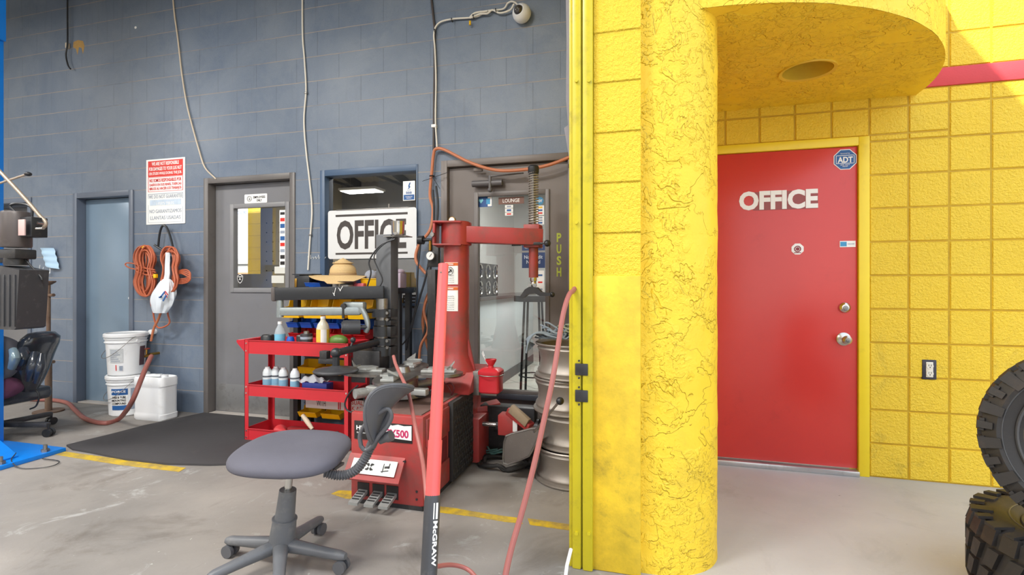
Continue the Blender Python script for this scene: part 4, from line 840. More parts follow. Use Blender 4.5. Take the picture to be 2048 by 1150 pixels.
# sloped instruction shelf above the pedals
x0, x1 = CX0+.0, CX0+.32
zt, zb_ = .255, .16
b = MB(); b.poly([(x0, CY0, zt+.01), (x0, CY0-.075, zb_), (x0, CY0-.070, zb_-.008), (x0, CY0, zt-.02)], (x1-x0, 0, 0)); sh = emit('pedal_hood', b, MRED, tc_)
nrm = Vector((0, -(zt+.01-zb_), .075)).normalized(); slope = Vector((0, .075, zt+.01-zb_)).normalized()
lc = Vector(((x0+x1)/2+.01, CY0-.040, (zt+zb_)/2+.008))+nrm*.003
def on(u, v, e=0): return lc+Vector((1, 0, 0))*u+slope*v+nrm*e
b = MB(); b.poly([on(-.135, -.038), on(.12, -.038), on(.12, .038), on(-.135, .038)], nrm*.001); dec = emit('instruction_label', b, M('worn_label', (214, 220, 216), .5, var=.1, dirt=.3, dcol=(140, 120, 100), ds=30), sh)
b = MB(); c = on(-.03, 0, .002)
for k in range(4):
    a = math.radians(45+90*k); d = Vector((1, 0, 0))*math.cos(a)+slope*math.sin(a); b.bar(c+d*.006, c+d*.022, .010, .0012, up=nrm); b.bar(c+d*.018+Vector((1, 0, 0))*.009, c+d*.018-Vector((1, 0, 0))*.009, .007, .0012, up=nrm)
c = on(.06, 0, .002); b.bar(c+Vector((-.012, 0, 0))-slope*.022, c+Vector((-.012, 0, 0))+slope*.022, .004, .0012, up=nrm); b.bar(c-Vector((.02, 0, 0))-slope*.018, c+Vector((.02, 0, 0))-slope*.01, .004, .0012, up=nrm); b.bar(c+Vector((-.005, 0, 0))+slope*.004, c+Vector((.022, 0, 0))+slope*.008, .010, .0012, up=nrm); b.bar(c+Vector((.018, 0, 0)), c+slope*.026+Vector((.02, 0, 0)), .004, .0012, up=nrm)
emit('symbols', b, INK, dec)
# maker plate
f = CY0-.0005
px0, px1 = at(709, 860, f).x, at(825, 860, f).x; mz1, mz0 = at(766, 845, f).z, at(766, 882, f).z
b = MB(); b.box(px0, px1, f-.003, f, mz0, mz1, .001); mp_ = emit('maker_plate', b, INK, cab)
mw = px1-px0; mid = (mz0+mz1)/2; mh = mz1-mz0
b = MB(); b.poly([(px0+mw*.46, f-.0036, mz0+mh*.24), (px1-.004, f-.0036, mz0+mh*.16), (px1-.004, f-.0036, mz1-mh*.06), (px0+mw*.86, f-.0036, mz1-mh*.1), (px0+mw*.76, f-.0036, mz1-mh*.04), (px0+mw*.66, f-.0036, mz1-mh*.12), (px0+mw*.60, f-.0036, mz1-mh*.02), (px0+mw*.5, f-.0036, mz1-mh*.1)], (0, .0006, 0)); emit('white_field', b, WHITE2, mp_)
words('lettering', 'TCX500', (px0+mw*.69, f-.0042, mid-.002), mw*.50, mh*.42, M('magenta_ink', (190, 40, 96), .5), mp_, bold=.03)
words('lettering', 'HUNTER', (px0+mw*.25, f-.0036, mid+.012), mw*.42, mh*.24, WHITE2, mp_, bold=.03); words('lettering', 'Engineering Company', (px0+mw*.25, f-.0036, mid-.014), mw*.40, mh*.10, WHITE2, mp_)
b = MB(); p = at(810, 923, f); b.cyl((p.x, f-.012, p.z), (p.x, f, p.z), .008, n=6); emit('screw', b, DSTEEL, cab)
for (qx, qz) in ((.385, .10), (.385, .06), (.41, .02)): b = MB(); b.cyl((CX0+qx, f-.004, qz), (CX0+qx, f, qz), .006, n=8); emit('screw', b, DSTEEL, cab)
# pedals
for i, pxx in enumerate((727, 757, 785)):
    pc = at(pxx, 1000, CY0); b = MB(); b.box(pc.x-.034, pc.x+.034, CY0-.003, CY0+.05, .045, .115); emit('pedal_slot', b, INK, cab)
    b = MB(); b.poly([(pc.x-.026, CY0+.02, .085), (pc.x-.026, CY0-.10, .050), (pc.x-.026, CY0-.10, .036), (pc.x-.026, CY0+.02, .066)], (.052, 0, 0)); pd = emit('foot_pedal', b, CAST, tc_)
    b = MB()
    for k in range(4): y_ = CY0-.02-k*.018; b.box(pc.x-.02, pc.x+.02, y_-.003, y_+.003, .0855+(y_-CY0-.02)*.29, .0885+(y_-CY0-.02)*.29)
    emit('tread', b, DSTEEL, pd)
# side: rubber bead breaker pad with holes
y0, y1 = 2.66, 3.0
b = MB()
def hexhole(yc, zc, r): return [(CX1+.034, yc+r*math.cos(math.pi/6+k*math.pi/3), zc+r*math.sin(math.pi/6+k*math.pi/3)) for k in range(6)]
b.box(CX1, CX1+.032, y0, y1, .03, CT_+.0, .006); pad = emit('rubber_pad', b, RUBBER, tc_)
b = MB()
for i in range(8):
    for j in range(11):
        yc = y0+.03+i*.038+(j % 2)*.019; zc = .06+j*.038
        if yc < y1-.02: b.ring((CX1+.033, yc, zc), .013, .0035, (1, 0, 0), 6, 5)
emit('honeycomb', b, RUBBER, pad)
b = MB(); b.box(CX1-.01, CX1+.004, 2.42, 2.64, .17, .30, .004); emit('side_slot', b, M('slot_red', (110, 30, 34), .6), cab)
b = MB(); b.box(CX1-.002, CX1+.012, 2.36, y0-.004, .32, CT_-.02, .003); b.box(CX1-.002, CX1+.012, 2.36, y0-.004, .04, .17, .003); emit('side_panel', b, MRED, cab)
# rear pedestal and tower
TX, TY = -1.204, 3.04
b = MB(); b.poly([(TX-.16, 2.86, CT_), (TX-.16, 3.3, CT_), (TX-.16, 3.3, .60), (TX-.16, 2.96, .60)], (.31, 0, 0)); emit('pedestal', b, MRED, tc_)
b = MB(); b.lathe([(.13, .59), (.115, .63), (.086, .70), (.083, .74), (.083, 1.41), (.083, 1.56)], (TX, TY, 0), n=40, cap=True); tw = emit('tower_column', b, MRED, tc_)
b = MB(); b.poly([(TX-.13, TY-.01, .60), (TX-.085, TY-.01, .80), (TX+.085, TY-.01, .80), (TX+.13, TY-.01, .60)], (0, .02, 0)); emit('gusset', b, MRED, tw)
for (zz0, zz1, lab) in ((1.155, 1.295, 0), (.985, 1.14, 1)):
    b = MB(); a0, a1 = math.radians(-130), math.radians(-62); b.grid(lambda u, v: (TX+.0845*math.cos(a0+(a1-a0)*u), TY+.0845*math.sin(a0+(a1-a0)*u), zz0+(zz1-zz0)*v), 10, 1); wl = emit('warning_label', b, WHITE2, tw)
    b = MB(); b.grid(lambda u, v: (TX+.0852*math.cos(a0+(a1-a0)*u), TY+.0852*math.sin(a0+(a1-a0)*u), zz1-.022+.020*v), 10, 1); emit('orange_band', b, ORINK, wl)
    am = (a0+a1)/2; nn = Vector((math.cos(am), math.sin(am), 0)); tt = Vector((-math.sin(am), math.cos(am), 0)); c0 = Vector((TX, TY, 0))
    words('label_text', 'WARNING', c0+nn*.0915+Vector((0, 0, zz1-.012)), .05, .009, WHITE2, wl, ex=tt, bold=.02)
    if not lab:
        b = MB(); c = c0+nn*.0905+Vector((0, 0, zz1-.055)); b.ring(c, .024, .0018, nn, 28, 6); b.bar(c-tt*.012-Vector((0, 0, .012)), c+tt*.012+Vector((0, 0, .010)), .003, .006); b.bar(c-tt*.004+Vector((0, 0, .014)), c+tt*.014-Vector((0, 0, .006)), .003, .005); emit('pictogram', b, INK, wl)
    for k in range(4 if not lab else 7): zc = zz0+.012+k*.014+(0 if lab else 0); words('label_text', ('keep hands clear of the wheel', 'while the clamp is moving', 'read the manual first', 'wear eye protection')[k % 4], c0+nn*.0905+Vector((0, 0, zc)), .06, .005, INK, wl, ex=tt)
# swing arm
AZ = 1.478; A0 = Vector((-1.31, 3.01, AZ)); A1 = Vector((-.665, 3.185, AZ-.02)); ad = (A1-A0).normalized(); an = Vector((ad.y, -ad.x, 0))
b = MB(); b.bar(Vector((TX, TY-.02, AZ)), A1, .10, .105, .006); arm = emit('swing_arm', b, MRED, tc_)
b = MB(); b.cyl((TX, TY, AZ-.07), (TX, TY, AZ+.075), .098, n=32); b.bar(A0-ad*.03+Vector((0, 0, .072)), Vector((TX, TY, AZ+.072))+ad*.04, .22, .012, .004); b.bar(A0-ad*.03-Vector((0, 0, .072)), Vector((TX, TY, AZ-.072))+ad*.04, .22, .012, .004); b.bar(A0-ad*.03-Vector((0, 0, .0)), A0-ad*.015, .20, .145, .004); emit('pivot_bracket', b, MRED, arm)
c = Vector((TX, TY, AZ))+ad*.05+an*.052+Vector((0, 0, -.01)); b = MB(); b.cyl(c-an*.002, c+an*.008, .028, n=28); emit('access_disc', b, MRED, arm); b = MB(); b.cyl(c+an*.006, c+an*.014, .006, n=8); emit('bolt', b, CHROME, arm)
b = MB(); c = A0+Vector((-.0, -.09, -.01)); b.cyl(c, c+Vector((0, -.03, 0)), .014, n=12); emit('pivot_bolt', b, STEEL, arm)
c = at(906, 441, 3.0); b = MB(); b.cyl(c, c+Vector((0, -.02, 0)), .022, n=24); b.cyl((c.x, c.y+.01, c.z-.05), (c.x, c.y+.01, c.z), .006); gg = emit('air_gauge', b, M('brass', (180, 140, 70), .3, 1), arm); b = MB(); b.cyl(c+Vector((0, -.02, 0)), c+Vector((0, -.022, 0)), .018, n=24); emit('dial', b, WHITE2, gg)
# vertical mount spindle with spring
S = at(1067, 470, 3.19); SX, SY = S.x, S.y
b = MB(); b.box(SX-.055, SX+.05, SY-.055, SY+.055, AZ-.085, AZ+.065, .006); emit('arm_head', b, MRED, arm)
b = MB(); b.box(SX-.032, SX+.026, SY-.0585, SY-.055, AZ-.018, AZ+.03, .001); lb = emit('number_label', b, WHITE2, arm); words('label_text', '75', (SX-.003, SY-.0592, AZ+.008), .038, .024, INK, lb)

b = MB(); b.cyl((SX, SY, 1.115), (SX, SY, 1.90), .013, n=16); rod = emit('spindle', b, STEEL, tc_)
b = MB(); P = []; z0_, z1_ = AZ+.07, at(1067, 345, SY).z; turns = 21
for k in range(turns*14+1): a = 2*math.pi*k/14; P.append((SX+.031*math.cos(a), SY+.031*math.sin(a), z0_+(z1_-z0_)*k/(turns*14)))
b.tube(P, .0042, 6); emit('spring', b, M('spring_steel', (170, 164, 156), .4, .6), rod)
b = MB(); b.lathe([(.001, z1_+.045), (.028, z1_+.045), (.036, z1_+.035), (.036, z1_+.0), (.030, z1_-.015), (.001, z1_-.015)], (SX, SY, 0), n=24); emit('spring_cap', b, BLACK, rod)
zq = at(1067, 555, SY).z; b = MB(); b.cyl((SX, SY, zq), (SX, SY, AZ-.08), .031, n=24); emit('sleeve', b, PRED if False else MRED, rod)
b = MB(); b.lathe([(.001, zq-.055), (.018, zq-.055), (.020, zq-.045), (.016, zq-.03), (.022, zq-.02), (.022, zq)], (SX, SY, 0), n=20); b.cyl((SX-.02, SY-.02, zq-.05), (SX-.02, SY-.035, zq-.05), .012); b.cyl((SX+.015, SY-.02, zq-.05), (SX+.015, SY-.035, zq-.05), .012); emit('coupling', b, CHROME, rod)
hz = zq-.09; b = MB(); b.poly([(SX-.085, SY-.04, hz-.04), (SX-.05, SY-.04, hz+.012), (SX-.02, SY-.04, hz+.03), (SX+.03, SY-.04, hz+.025), (SX+.06, SY-.04, hz-.005), (SX+.12, SY-.04, hz-.012), (SX+.12, SY-.04, hz-.028), (SX+.05, SY-.04, hz-.03), (SX+.02, SY-.04, hz-.015), (SX-.03, SY-.04, hz-.018), (SX-.06, SY-.04, hz-.045)], (0, .06, 0)); b.ell((SX+.125, SY-.01, hz-.02), (.018, .02, .018)); emit('mount_head', b, DSTEEL, rod)
h0 = Vector((SX+.03, SY-.065, AZ-.062)); b = MB(); b.bar(h0-Vector((.12, 0, 0)), h0+Vector((.03, 0, .0)), .012, .018, .003); b.tube([h0+Vector((.03, 0, 0)), h0+Vector((.06, 0, 0))], .007); b.poly([(h0.x-.16, h0.y, h0.z-.012), (h0.x-.16, h0.y, h0.z+.022), (h0.x-.11, h0.y, h0.z+.016), (h0.x-.10, h0.y, h0.z-.012)], (0, .012, 0)); lv = emit('lock_lever', b, DSTEEL, arm); b = MB(); b.ell(h0+Vector((.075, 0, 0)), (.022, .022, .022)); emit('ball_knob', b, BLACK, lv)
# turntable
tcx, tcy, tz = -1.41, 2.70, .648
b = MB(); b.cyl((tcx, tcy, CT_), (tcx, tcy, tz-.03), .09, n=32); b.cyl((tcx, tcy, CT_+.02), (tcx, tcy, CT_+.05), .15, n=32); hub = emit('table_hub', b, STEEL, tc_)
P = []
for k in range(96):
    a = 2*math.pi*k/96; q = abs(math.cos(2*(a-math.radians(12)))); r = .165+.195*q**2.0; P.append((tcx+r*math.cos(a), tcy+r*math.sin(a), tz-.028))
b = MB(); b.poly(P, (0, 0, .016)); tab = emit('turntable', b, M('turntable_steel', (128, 124, 120), .35, .8, var=.25, vs=14, dirt=.4, dcol=(84, 72, 66), ds=18), tc_)
b = MB(); b.lathe([(.001, tz+.02), (.035, tz+.02), (.045, tz-.012)], (tcx, tcy, 0), n=24); emit('center_boss', b, STEEL, tab)
for k in range(4):
    a = math.radians(12+90*k); d = Vector((math.cos(a), math.sin(a), 0)); n_ = Vector((-d.y, d.x, 0)); c = Vector((tcx, tcy, tz))+d*.225
    b = MB(); b.bar(c-d*.11+Vector((0, 0, -.004)), c+d*.09+Vector((0, 0, -.004)), .075, .016, .004)
    P = [c+n_*.055-d*.02, c+n_*.03+d*.07, c-n_*.03+d*.07, c-n_*.055-d*.02, c-n_*.02-d*.07, c+n_*.02-d*.07]; b.poly([p+Vector((0, 0, .004)) for p in P], (0, 0, .012)); b.poly([c+d*.05+n_*.05+Vector((0, 0, .01)), c+d*.085+Vector((0, 0, .045)), c+d*.06+Vector((0, 0, .012)), c+d*.05-n_*.05+Vector((0, 0, .01))], (0, 0, .012))
    emit('clamp_jaw', b, CAST, tab)
for k in range(2):
    a = math.radians(57+180*k); d = Vector((math.cos(a), math.sin(a), 0)); c = Vector((tcx, tcy, tz-.10)); b = MB(); b.cyl(c+d*.05, c+d*.26, .022, n=16); b.cyl(c+d*.24, c+d*.30, .028, n=16); emit('jaw_cylinder', b, CAST, tab)
b = MB(); b.box(tcx-.13, tcx+.24, tcy-.20, tcy-.15, tz-.10, tz-.065, .006); emit('jaw_cylinder', b, CAST, tab)
b = MB(); b.tube([at(x, y, 2.5) for x, y in ((716, 771), (700, 785), (690, 805), (694, 820), (712, 825), (728, 812), (728, 795), (722, 780))], .005, 8, 5); b.tube([at(x, y, 2.55) for x, y in ((826, 788), (840, 794), (856, 790), (862, 780))], .005, 8, 5); emit('air_hose', b, BLACK, tab)
b = MB(); b.tube([at(x, y, 2.8) for x, y in ((890, 800), (902, 792), (908, 776), (902, 767), (892, 768))], .005, 8, 5); b.tube([at(x, y, 2.8) for x, y in ((905, 790), (898, 775), (888, 764))], .004, 8); emit('air_hose', b, M('dark_red_wire', (96, 24, 30), .5), tab)
# ---- bead press helper on its black post
PX, PY = -1.652, 2.95
hp = thing('bead_press_helper', 'black post with swinging press arms beside the tyre machine turntable', 'press helper', (PX, PY, 0))
b = MB(); b.box(PX-.056, PX+.052, PY-.05, PY+.05, .0, 1.478, .004); post = emit('post', b, M('post_grey', (84, 86, 90), .4, .2, var=.12, dirt=.15, dcol=(120, 118, 116)), hp)
b = MB(); b.box(PX-.10, CX0, PY-.09, PY+.09, .0, .40, .006); b.box(PX-.02, CX0+.1, PY-.06, PY+.06, .3, .36); emit('mount_bracket', b, BLACK, hp)
b = MB(); b.box(PX-.15, PX+.04, PY-.17, PY-.04, .60, .74, .006); emit('lower_bracket', b, DSTEEL, hp)
def pz(py, Y=2.86): return at(765, py, Y).z
cxh, cyh = at(765, 640, 2.86).x, 2.86
b = MB(); b.cyl((cxh, cyh, pz(712)), (cxh, cyh, pz(597)), .034, n=28); spn = emit('pivot_shaft', b, STEEL, hp)
for (a, c_, rr_) in ((618, 634, .066), (640, 650, .052), (652, 672, .058), (676, 690, .05), (692, 710, .066)):
    b = MB(); b.cyl((cxh, cyh, pz(c_)), (cxh, cyh, pz(a)), rr_, n=28); b.box(cxh, cxh+.075, cyh-.03, cyh+.06, pz(c_), pz(a), .004); emit('clamp_collar', b, BLACK, spn)
for (py) in (625, 638, 680, 693): b = MB(); b.cyl((cxh+.055, cyh-.045, pz(py)), (cxh+.055, cyh-.03, pz(py)), .010, n=6); emit('bolt', b, STEEL, spn)
# upper beam
B0 = at(552, 588, 2.60); B1 = at(768, 584, 2.86); b = MB(); b.bar(B0, B1, .07, .078, .004); bm_ = emit('upper_beam', b, BLACK, hp)
b = MB(); b.bar(B0-(B1-B0).normalized()*.02, B0+(B1-B0).normalized()*.006, .078, .088, .01); emit('end_cap', b, M('beam_cap', (84, 78, 76), .5), bm_)
p = at(672, 582, 2.71); b = MB()
for q in ((-.03, .02, -.02, 0), (0, .02, -.01, -.02), (.02, .02, .035, 0), (.05, .03, .03, 0), (-.02, -.01, -.008, -.03)): b.tube([p+Vector((q[0], -.003, q[1])), p+Vector((q[2], -.003, q[3]))], .0018, 5)
emit('chalk_marks', b, WHITE2, bm_)
# galvanised arm
GAL = M('galvanised', (150, 158, 160), .4, .6, var=.2, vs=30, dirt=.2, dcol=(110, 104, 98), ds=30)
G0 = at(560, 623, 2.60); G1 = at(722, 622, 2.78); b = MB(); b.cyl(G0+Vector((0, 0, .085)), G0-Vector((0, 0, .035)), .021, n=20); b.bar(G0, G1, .045, .052, .01); ga = emit('galvanised_arm', b, GAL, hp)
E = at(722, 622, 2.78); b = MB(); b.bar(E+Vector((-.12, 0, .02)), E+Vector((.03, 0, .02)), .05, .075, .012); b.tube([E+Vector((.01, -.01, .02)), E+Vector((.04, -.01, -.03)), E+Vector((.055, -.01, -.09)), E+Vector((.04, -.01, -.13))], .017, 12, 4); emit('elbow_casting', b, GAL, ga)
b = MB(); c = E+Vector((-.09, -.04, .03)); b.cyl(c, c+Vector((0, -.02, 0)), .018, n=16); b.tube([c+Vector((0, -.015, -.005)), c+Vector((0, -.015, -.075))], .009); emit('clamp_lever', b, DSTEEL, ga)
R0 = at(686, 655, 2.68); R1 = at(720, 654, 2.74); b = MB(); b.cyl(R0, R1, .044, n=32); b.cyl(R0-(R1-R0)*.08, R0, .036, n=32); b.cyl(R1, R1+(R1-R0)*.5, .014, n=12); emit('press_roller', b, BPLAS, ga)
b = MB(); b.cyl(E+Vector((.04, 0, .0)), Vector((cxh, cyh, E.z)), .012, n=12); emit('link_rod', b, BLACK, ga)
# lower arm with round press disc
L0 = Vector((cxh, cyh, pz(682))); L1 = at(672, 706, 2.50); b = MB(); b.tube([L0, L1+(L0-L1)*.1, L1], .021, 16); b.ell(L1, (.03, .03, .03)); b.cyl(L1, L1-Vector((0, 0, .085)), .020, n=20); la = emit('lower_arm', b, BLACK, hp)
dc_ = L1-Vector((0, 0, .10)); b = MB(); b.lathe([(.001, .03), (.022, .028), (.05, .016), (.118, .008), (.126, .0), (.122, -.008), (.001, -.01)], dc_, (0, 0, 1), 48); emit('press_disc', b, BPLAS, la)
b = MB(); b.ell(at(706, 680, 2.62), (.016, .016, .018)); b.cyl(at(706, 682, 2.62), at(700, 698, 2.60), .006); emit('knob', b, BLACK, la)
b = MB(); b.cb(at(655, 722, 2.55), (.10, .04, .03), .004); b.cb(at(650, 710, 2.55), (.05, .04, .05), .004); emit('arm_stop', b, DSTEEL, la)
# cables up to the post
b = MB(); b.tube([at(x, y, 2.84) for x, y in ((790, 478), (765, 488), (748, 505), (738, 525), (742, 545), (735, 572))], .005, 8, 5); b.tube([at(x, y, 2.84) for x, y in ((786, 476), (760, 495), (748, 515), (757, 540), (765, 560), (758, 576))], .004, 8, 5); emit('cable', b, BLACK, post)
c = at(796, 471, 2.86); cup = thing('steel_cup', 'polished steel cup standing on top of the black post', 'cup', c)
b = MB(); b.lathe([(.001, 0), (.034, 0), (.039, .006), (.041, .02), (.042, .07), (.045, .088), (.042, .088), (.038, .02), (.001, .01)], c, n=40); emit('bowl', b, CHROME, cup)
b = MB(); b.box(PX+.02, c.x+.055, PY-.09, PY+.0, c.z-.006, c.z-.0005); emit('cup_shelf', b, STEEL, post)
# ---- bead breaker on the right
bb_ = thing('bead_breaker', 'red bead breaker arm with grey shovel blade right of the machine', 'bead breaker', (-.75, 3.0, 0))
q0 = at(950, 850, 3.12); q1 = at(1002, 840, 3.05)
b = MB(); b.box(CX1-.02, at(968, 850, 3.1).x, 3.0, 3.22, .02, .30, .008); emit('mount_block', b, MRED, bb_)
b = MB(); b.bar(at(940, 830, 3.2), at(1000, 815, 3.3), .12, .10, .008); emit('rear_arm', b, MRED, bb_)
b = MB(); b.cyl(at(966, 848, 3.0), at(1010, 851, 3.0), .014, n=16); rod2 = emit('piston_rod', b, CHROME, bb_); b = MB(); p = at(996, 851, 3.0); b.cyl(p-Vector((.01, 0, 0)), p+Vector((.016, 0, 0)), .024, n=6); emit('nut', b, DSTEEL, rod2)
b = MB(); p = at(1020, 845, 3.0); b.box(p.x-.065, p.x+.06, p.y-.05, p.y+.05, p.z-.07, p.z+.055, .006); hb = emit('red_block', b, MRED, bb_); b = MB(); p2 = at(1030, 852, 2.948); b.box(p2.x-.014, p2.x+.014, p2.y-.002, p2.y+.002, p2.z-.035, p2.z+.035); emit('sticker', b, WHITE2, hb)
b = MB(); b.bar(at(1018, 820, 2.98), at(1062, 855, 2.92), .06, .05, .008); ar = emit('breaker_arm', b, MRED, bb_); b = MB(); b.bar(at(1022, 816, 2.94), at(1056, 846, 2.90), .03, .054, .002); emit('worn_plate', b, M('worn_beige', (146, 128, 104), .6, dirt=.5), ar)
P = [at(x, y, 2.8+dy) for x, y, dy in ((1012, 872, .02), (1022, 868, .02), (1060, 858, .0), (1078, 856, -.02), (1080, 866, -.02), (1066, 898, -.02), (1058, 912, 0), (1040, 920, .02), (1016, 929, .04), (1007, 926, .04), (1006, 915, .04), (1008, 885, .03))]
b = MB(); b.poly(P, (.01, .03, .004)); bld = emit('shovel_blade', b, M('scuffed_blade', (112, 106, 102), .5, .3, var=.15, vs=9, dirt=.12, dcol=(200, 196, 186), ds=70), bb_)
b = MB(); b.tube([P[0], P[1], P[2], P[3], P[4], P[5], P[6], P[7], P[8], P[9], P[10], P[11], P[0]], .006, 8); emit('rim', b, STEEL, bld)
b = MB(); b.cyl(at(1068, 864, 2.75), at(1116, 806, 2.65), .007, n=10); lv = emit('lever', b, STEEL, bb_); b = MB(); b.ell(at(1120, 802, 2.64), (.021, .021, .021), 24, 16); emit('ball_knob', b, BLACK, lv)
b = MB(); b.box(-1.1, -.72, 3.2, 3.3, .02, .34, .01); b.cyl((-1.0, 3.25, .2), (-.7, 3.25, .2), .06, n=24); emit('air_cylinder', b, DSTEEL, bb_)
# coiled hose on floor under the blade
b = MB(); c = gr(1010, 930, .015); P = []
for k in range(60): a = k*.32; r = .13+.035*math.sin(k*.31); P.append((c.x+.02*math.sin(k*.2)+r*1.15*math.cos(a), c.y+r*.85*math.sin(a), .014+.006*(k % 5)))
b.tube(curve(P, 3), .011, 8); solo('black_hose_coil', b, RUBBER, 'black rubber hose coiled on the floor under the shovel blade', 'hose')
b = MB(); c = gr(1000, 905, .02); P = [(c.x+(.12+.02*math.sin(k))*math.cos(k*.37), c.y+.1*math.sin(k*.37), .04+.012*(k % 4)) for k in range(48)]; b.tube(curve(P, 3), .006, 6); solo('green_wire_coil', b, M('teal_wire', (62, 96, 92), .5), 'thin dark green wire tangled above the black hose coil', 'wire')
# red gas can with funnel top
c = at(982, 784, 2.98); gc = thing('red_soap_can', 'small red plastic can with funnel neck hung on the machine', 'can', c)
b = MB(); w_ = .066
def sq(z, s, rd=.02): 
    P = []
    for cx_, cy_, a0 in ((1, 1, 0), (-1, 1, 90), (-1, -1, 180), (1, -1, 270)):
        for k in range(5): a = math.radians(a0+k*22.5); P.append(b.v((c.x+cx_*(w_*s-rd*s)+rd*s*math.cos(a), c.y+cy_*(w_*s*.9-rd*s)+rd*s*math.sin(a), c.z+z)))
    return P
b.rings([sq(z, s) for z, s in ((0, .9), (.008, 1), (.105, 1), (.112, 1.04), (.118, 1.08), (.135, 1.06), (.150, .8), (.154, .35))]); emit('body', b, BRED, gc)
b = MB(); b.lathe([(.018, .148), (.016, .165), (.034, .195), (.036, .205), (.032, .205)], c, n=24); emit('funnel_neck', b, BRED, gc)
b = MB(); b.ring(c+Vector((0, 0, .112)), .082, .003); emit('wire_holder', b, STEEL, gc); b = MB(); b.tube([c+Vector((-.02, 0, .17)), c+Vector((-.055, -.01, .24)), c+Vector((-.05, -.01, .255)), c+Vector((-.04, -.01, .225))], .003); emit('brush_wire', b, WHITE, gc)
b = MB(); b.box(c.x-.11, c.x-.07, c.y-.03, c.y+.03, c.z-.02, c.z+.13, .003); b.box(c.x-.3, c.x+.03, c.y+.02, c.y+.06, c.z-.03, c.z-.004, .003); emit('holder_bracket', b, STEEL, gc)
# ------------------------------------------------------------------ floor jack handle, hoses in front
J0 = atz(853, 1250, 1.32); J1 = atz(887, 529, 1.60)
jk = thing('floor_jack', 'red jack handle with black foam grip standing upright in front', 'jack handle', (J0.x, J0.y, 0))
def along(t): return J0+(J1-J0)*t
def t_at(py): # parameter where the handle crosses image row py
    lo, hi = 0, 1
    for _ in range(40):
        m_ = (lo+hi)/2; p = along(m_); v = (H-p.z)/(-ST*p.x+CT*p.y)*FPX+HOR
        if v > py: lo = m_
        else: hi = m_
    return lo
tA, tB, tC = t_at(985), t_at(880), 1
b = MB(); b.tube([along(tB), along(1)], [.0185, .0165], 24); b.tube([along(tA-.01), along(tB)], .0205, 24); emit('handle_tube', b, PRED, jk)
b = MB(); b.tube([along(-.05), along(tA-.02), along(tA)], [.0225, .0225, .0195], 28); gp = emit('foam_grip', b, BPLAS, jk)
b = MB(); b.cyl(along(t_at(545)), along(t_at(545))+Vector((.0, -.018, 0)), .003); emit('screw', b, STEEL, jk)
hd = (J1-J0).normalized(); side = Vector((CT, ST, 0)); fwd = Vector((ST, -CT, 0))
tc1 = t_at(1085); nvec = (fwd*.8+side*.6).normalized(); exx = -hd; ezz = exx.cross(nvec)*-1
words('lettering', 'McGRAW', along(t_at(1080))+nvec*.0232, .112, .0135, WHITE2, gp, ex=exx, ez=(nvec.cross(exx)), bold=.03)
b = MB(); p0, p1 = along(t_at(1000)), along(t_at(1032))
for o_ in (-.006, .003): s_ = nvec.cross(exx).normalized(); b.bar(p0+nvec*.0228+s_*o_, p1+nvec*.0228+s_*o_, .006 if o_ > 0 else .003, .0012, up=nvec)
emit('stripes', b, WHITE2, gp)
jx, jy = along(0).x, along(0).y
b = MB(); b.tube([(jx, jy, .14), along(-.04)], .022, 20); emit('socket', b, BLACK, jk)
b = MB(); b.poly([(jx-.07, jy-.12, .05), (jx-.07, jy+.0, .16), (jx-.07, jy+.06, .14), (jx-.07, jy+.08, .05)], (.14, 0, 0)); emit('jack_body', b, PRED, jk)
for s in (-1, 1):
    for yy_ in (-.1, .05): b = MB(); b.cyl((jx+s*.075, jy+yy_, .035), (jx+s*.10, jy+yy_, .035), .035, n=20); emit('wheel', b, DSTEEL, jk)
def zt(name, pts, r, mat, label, cat='hose', n=8):
    b = MB(); b.tube([atz(*p) for p in pts], r, 10, n); return solo(name, b, mat, label, cat)
zt('red_air_hose', ((1186, 400, 2.32), (1182, 440, 2.3), (1168, 520, 2.2), (1150, 575, 2.05), (1138, 590, 1.95), (1126, 630, 1.9), (1115, 700, 1.85), (1105, 760, 1.8), (1088, 840, 1.75), (1068, 930, 1.7), (1045, 1020, 1.65), (1022, 1100, 1.6), (1008, 1170, 1.55), (1000, 1260, 1.5)), .0098, HRED, 'long faded red air hose slanting from the track to the floor')
zt('pink_air_hose', ((787, 712, 2.35), (792, 730, 2.3), (806, 760, 2.2), (818, 790, 2.1), (830, 850, 1.9), (843, 910, 1.8), (849, 950, 1.7), (853, 1000, 1.63), (858, 1090, 1.58), (865, 1180, 1.55), (868, 1300, 1.56)), .0075, HRED, 'faded red hose stretched from the turntable to the jack handle')
zt('floor_air_hose', ((868, 1320, 1.50), (867, 1200, 1.5), (869, 1140, 1.52), (880, 1132, 1.55), (905, 1130, 1.6), (930, 1136, 1.62), (948, 1150, 1.6), (962, 1175, 1.58), (985, 1240, 1.6), (1000, 1290, 1.59)), .0068, HRED, 'short arched red hose emerging behind the foam grip')
b = MB(); b.tube([atz(1142, 1098, 1.95), atz(1134, 1130, 1.9), atz(1128, 1175, 1.85)], .007, 8); solo('white_stick', b, WHITE, 'thin white rod leaning at the foot of the door track', 'rod')
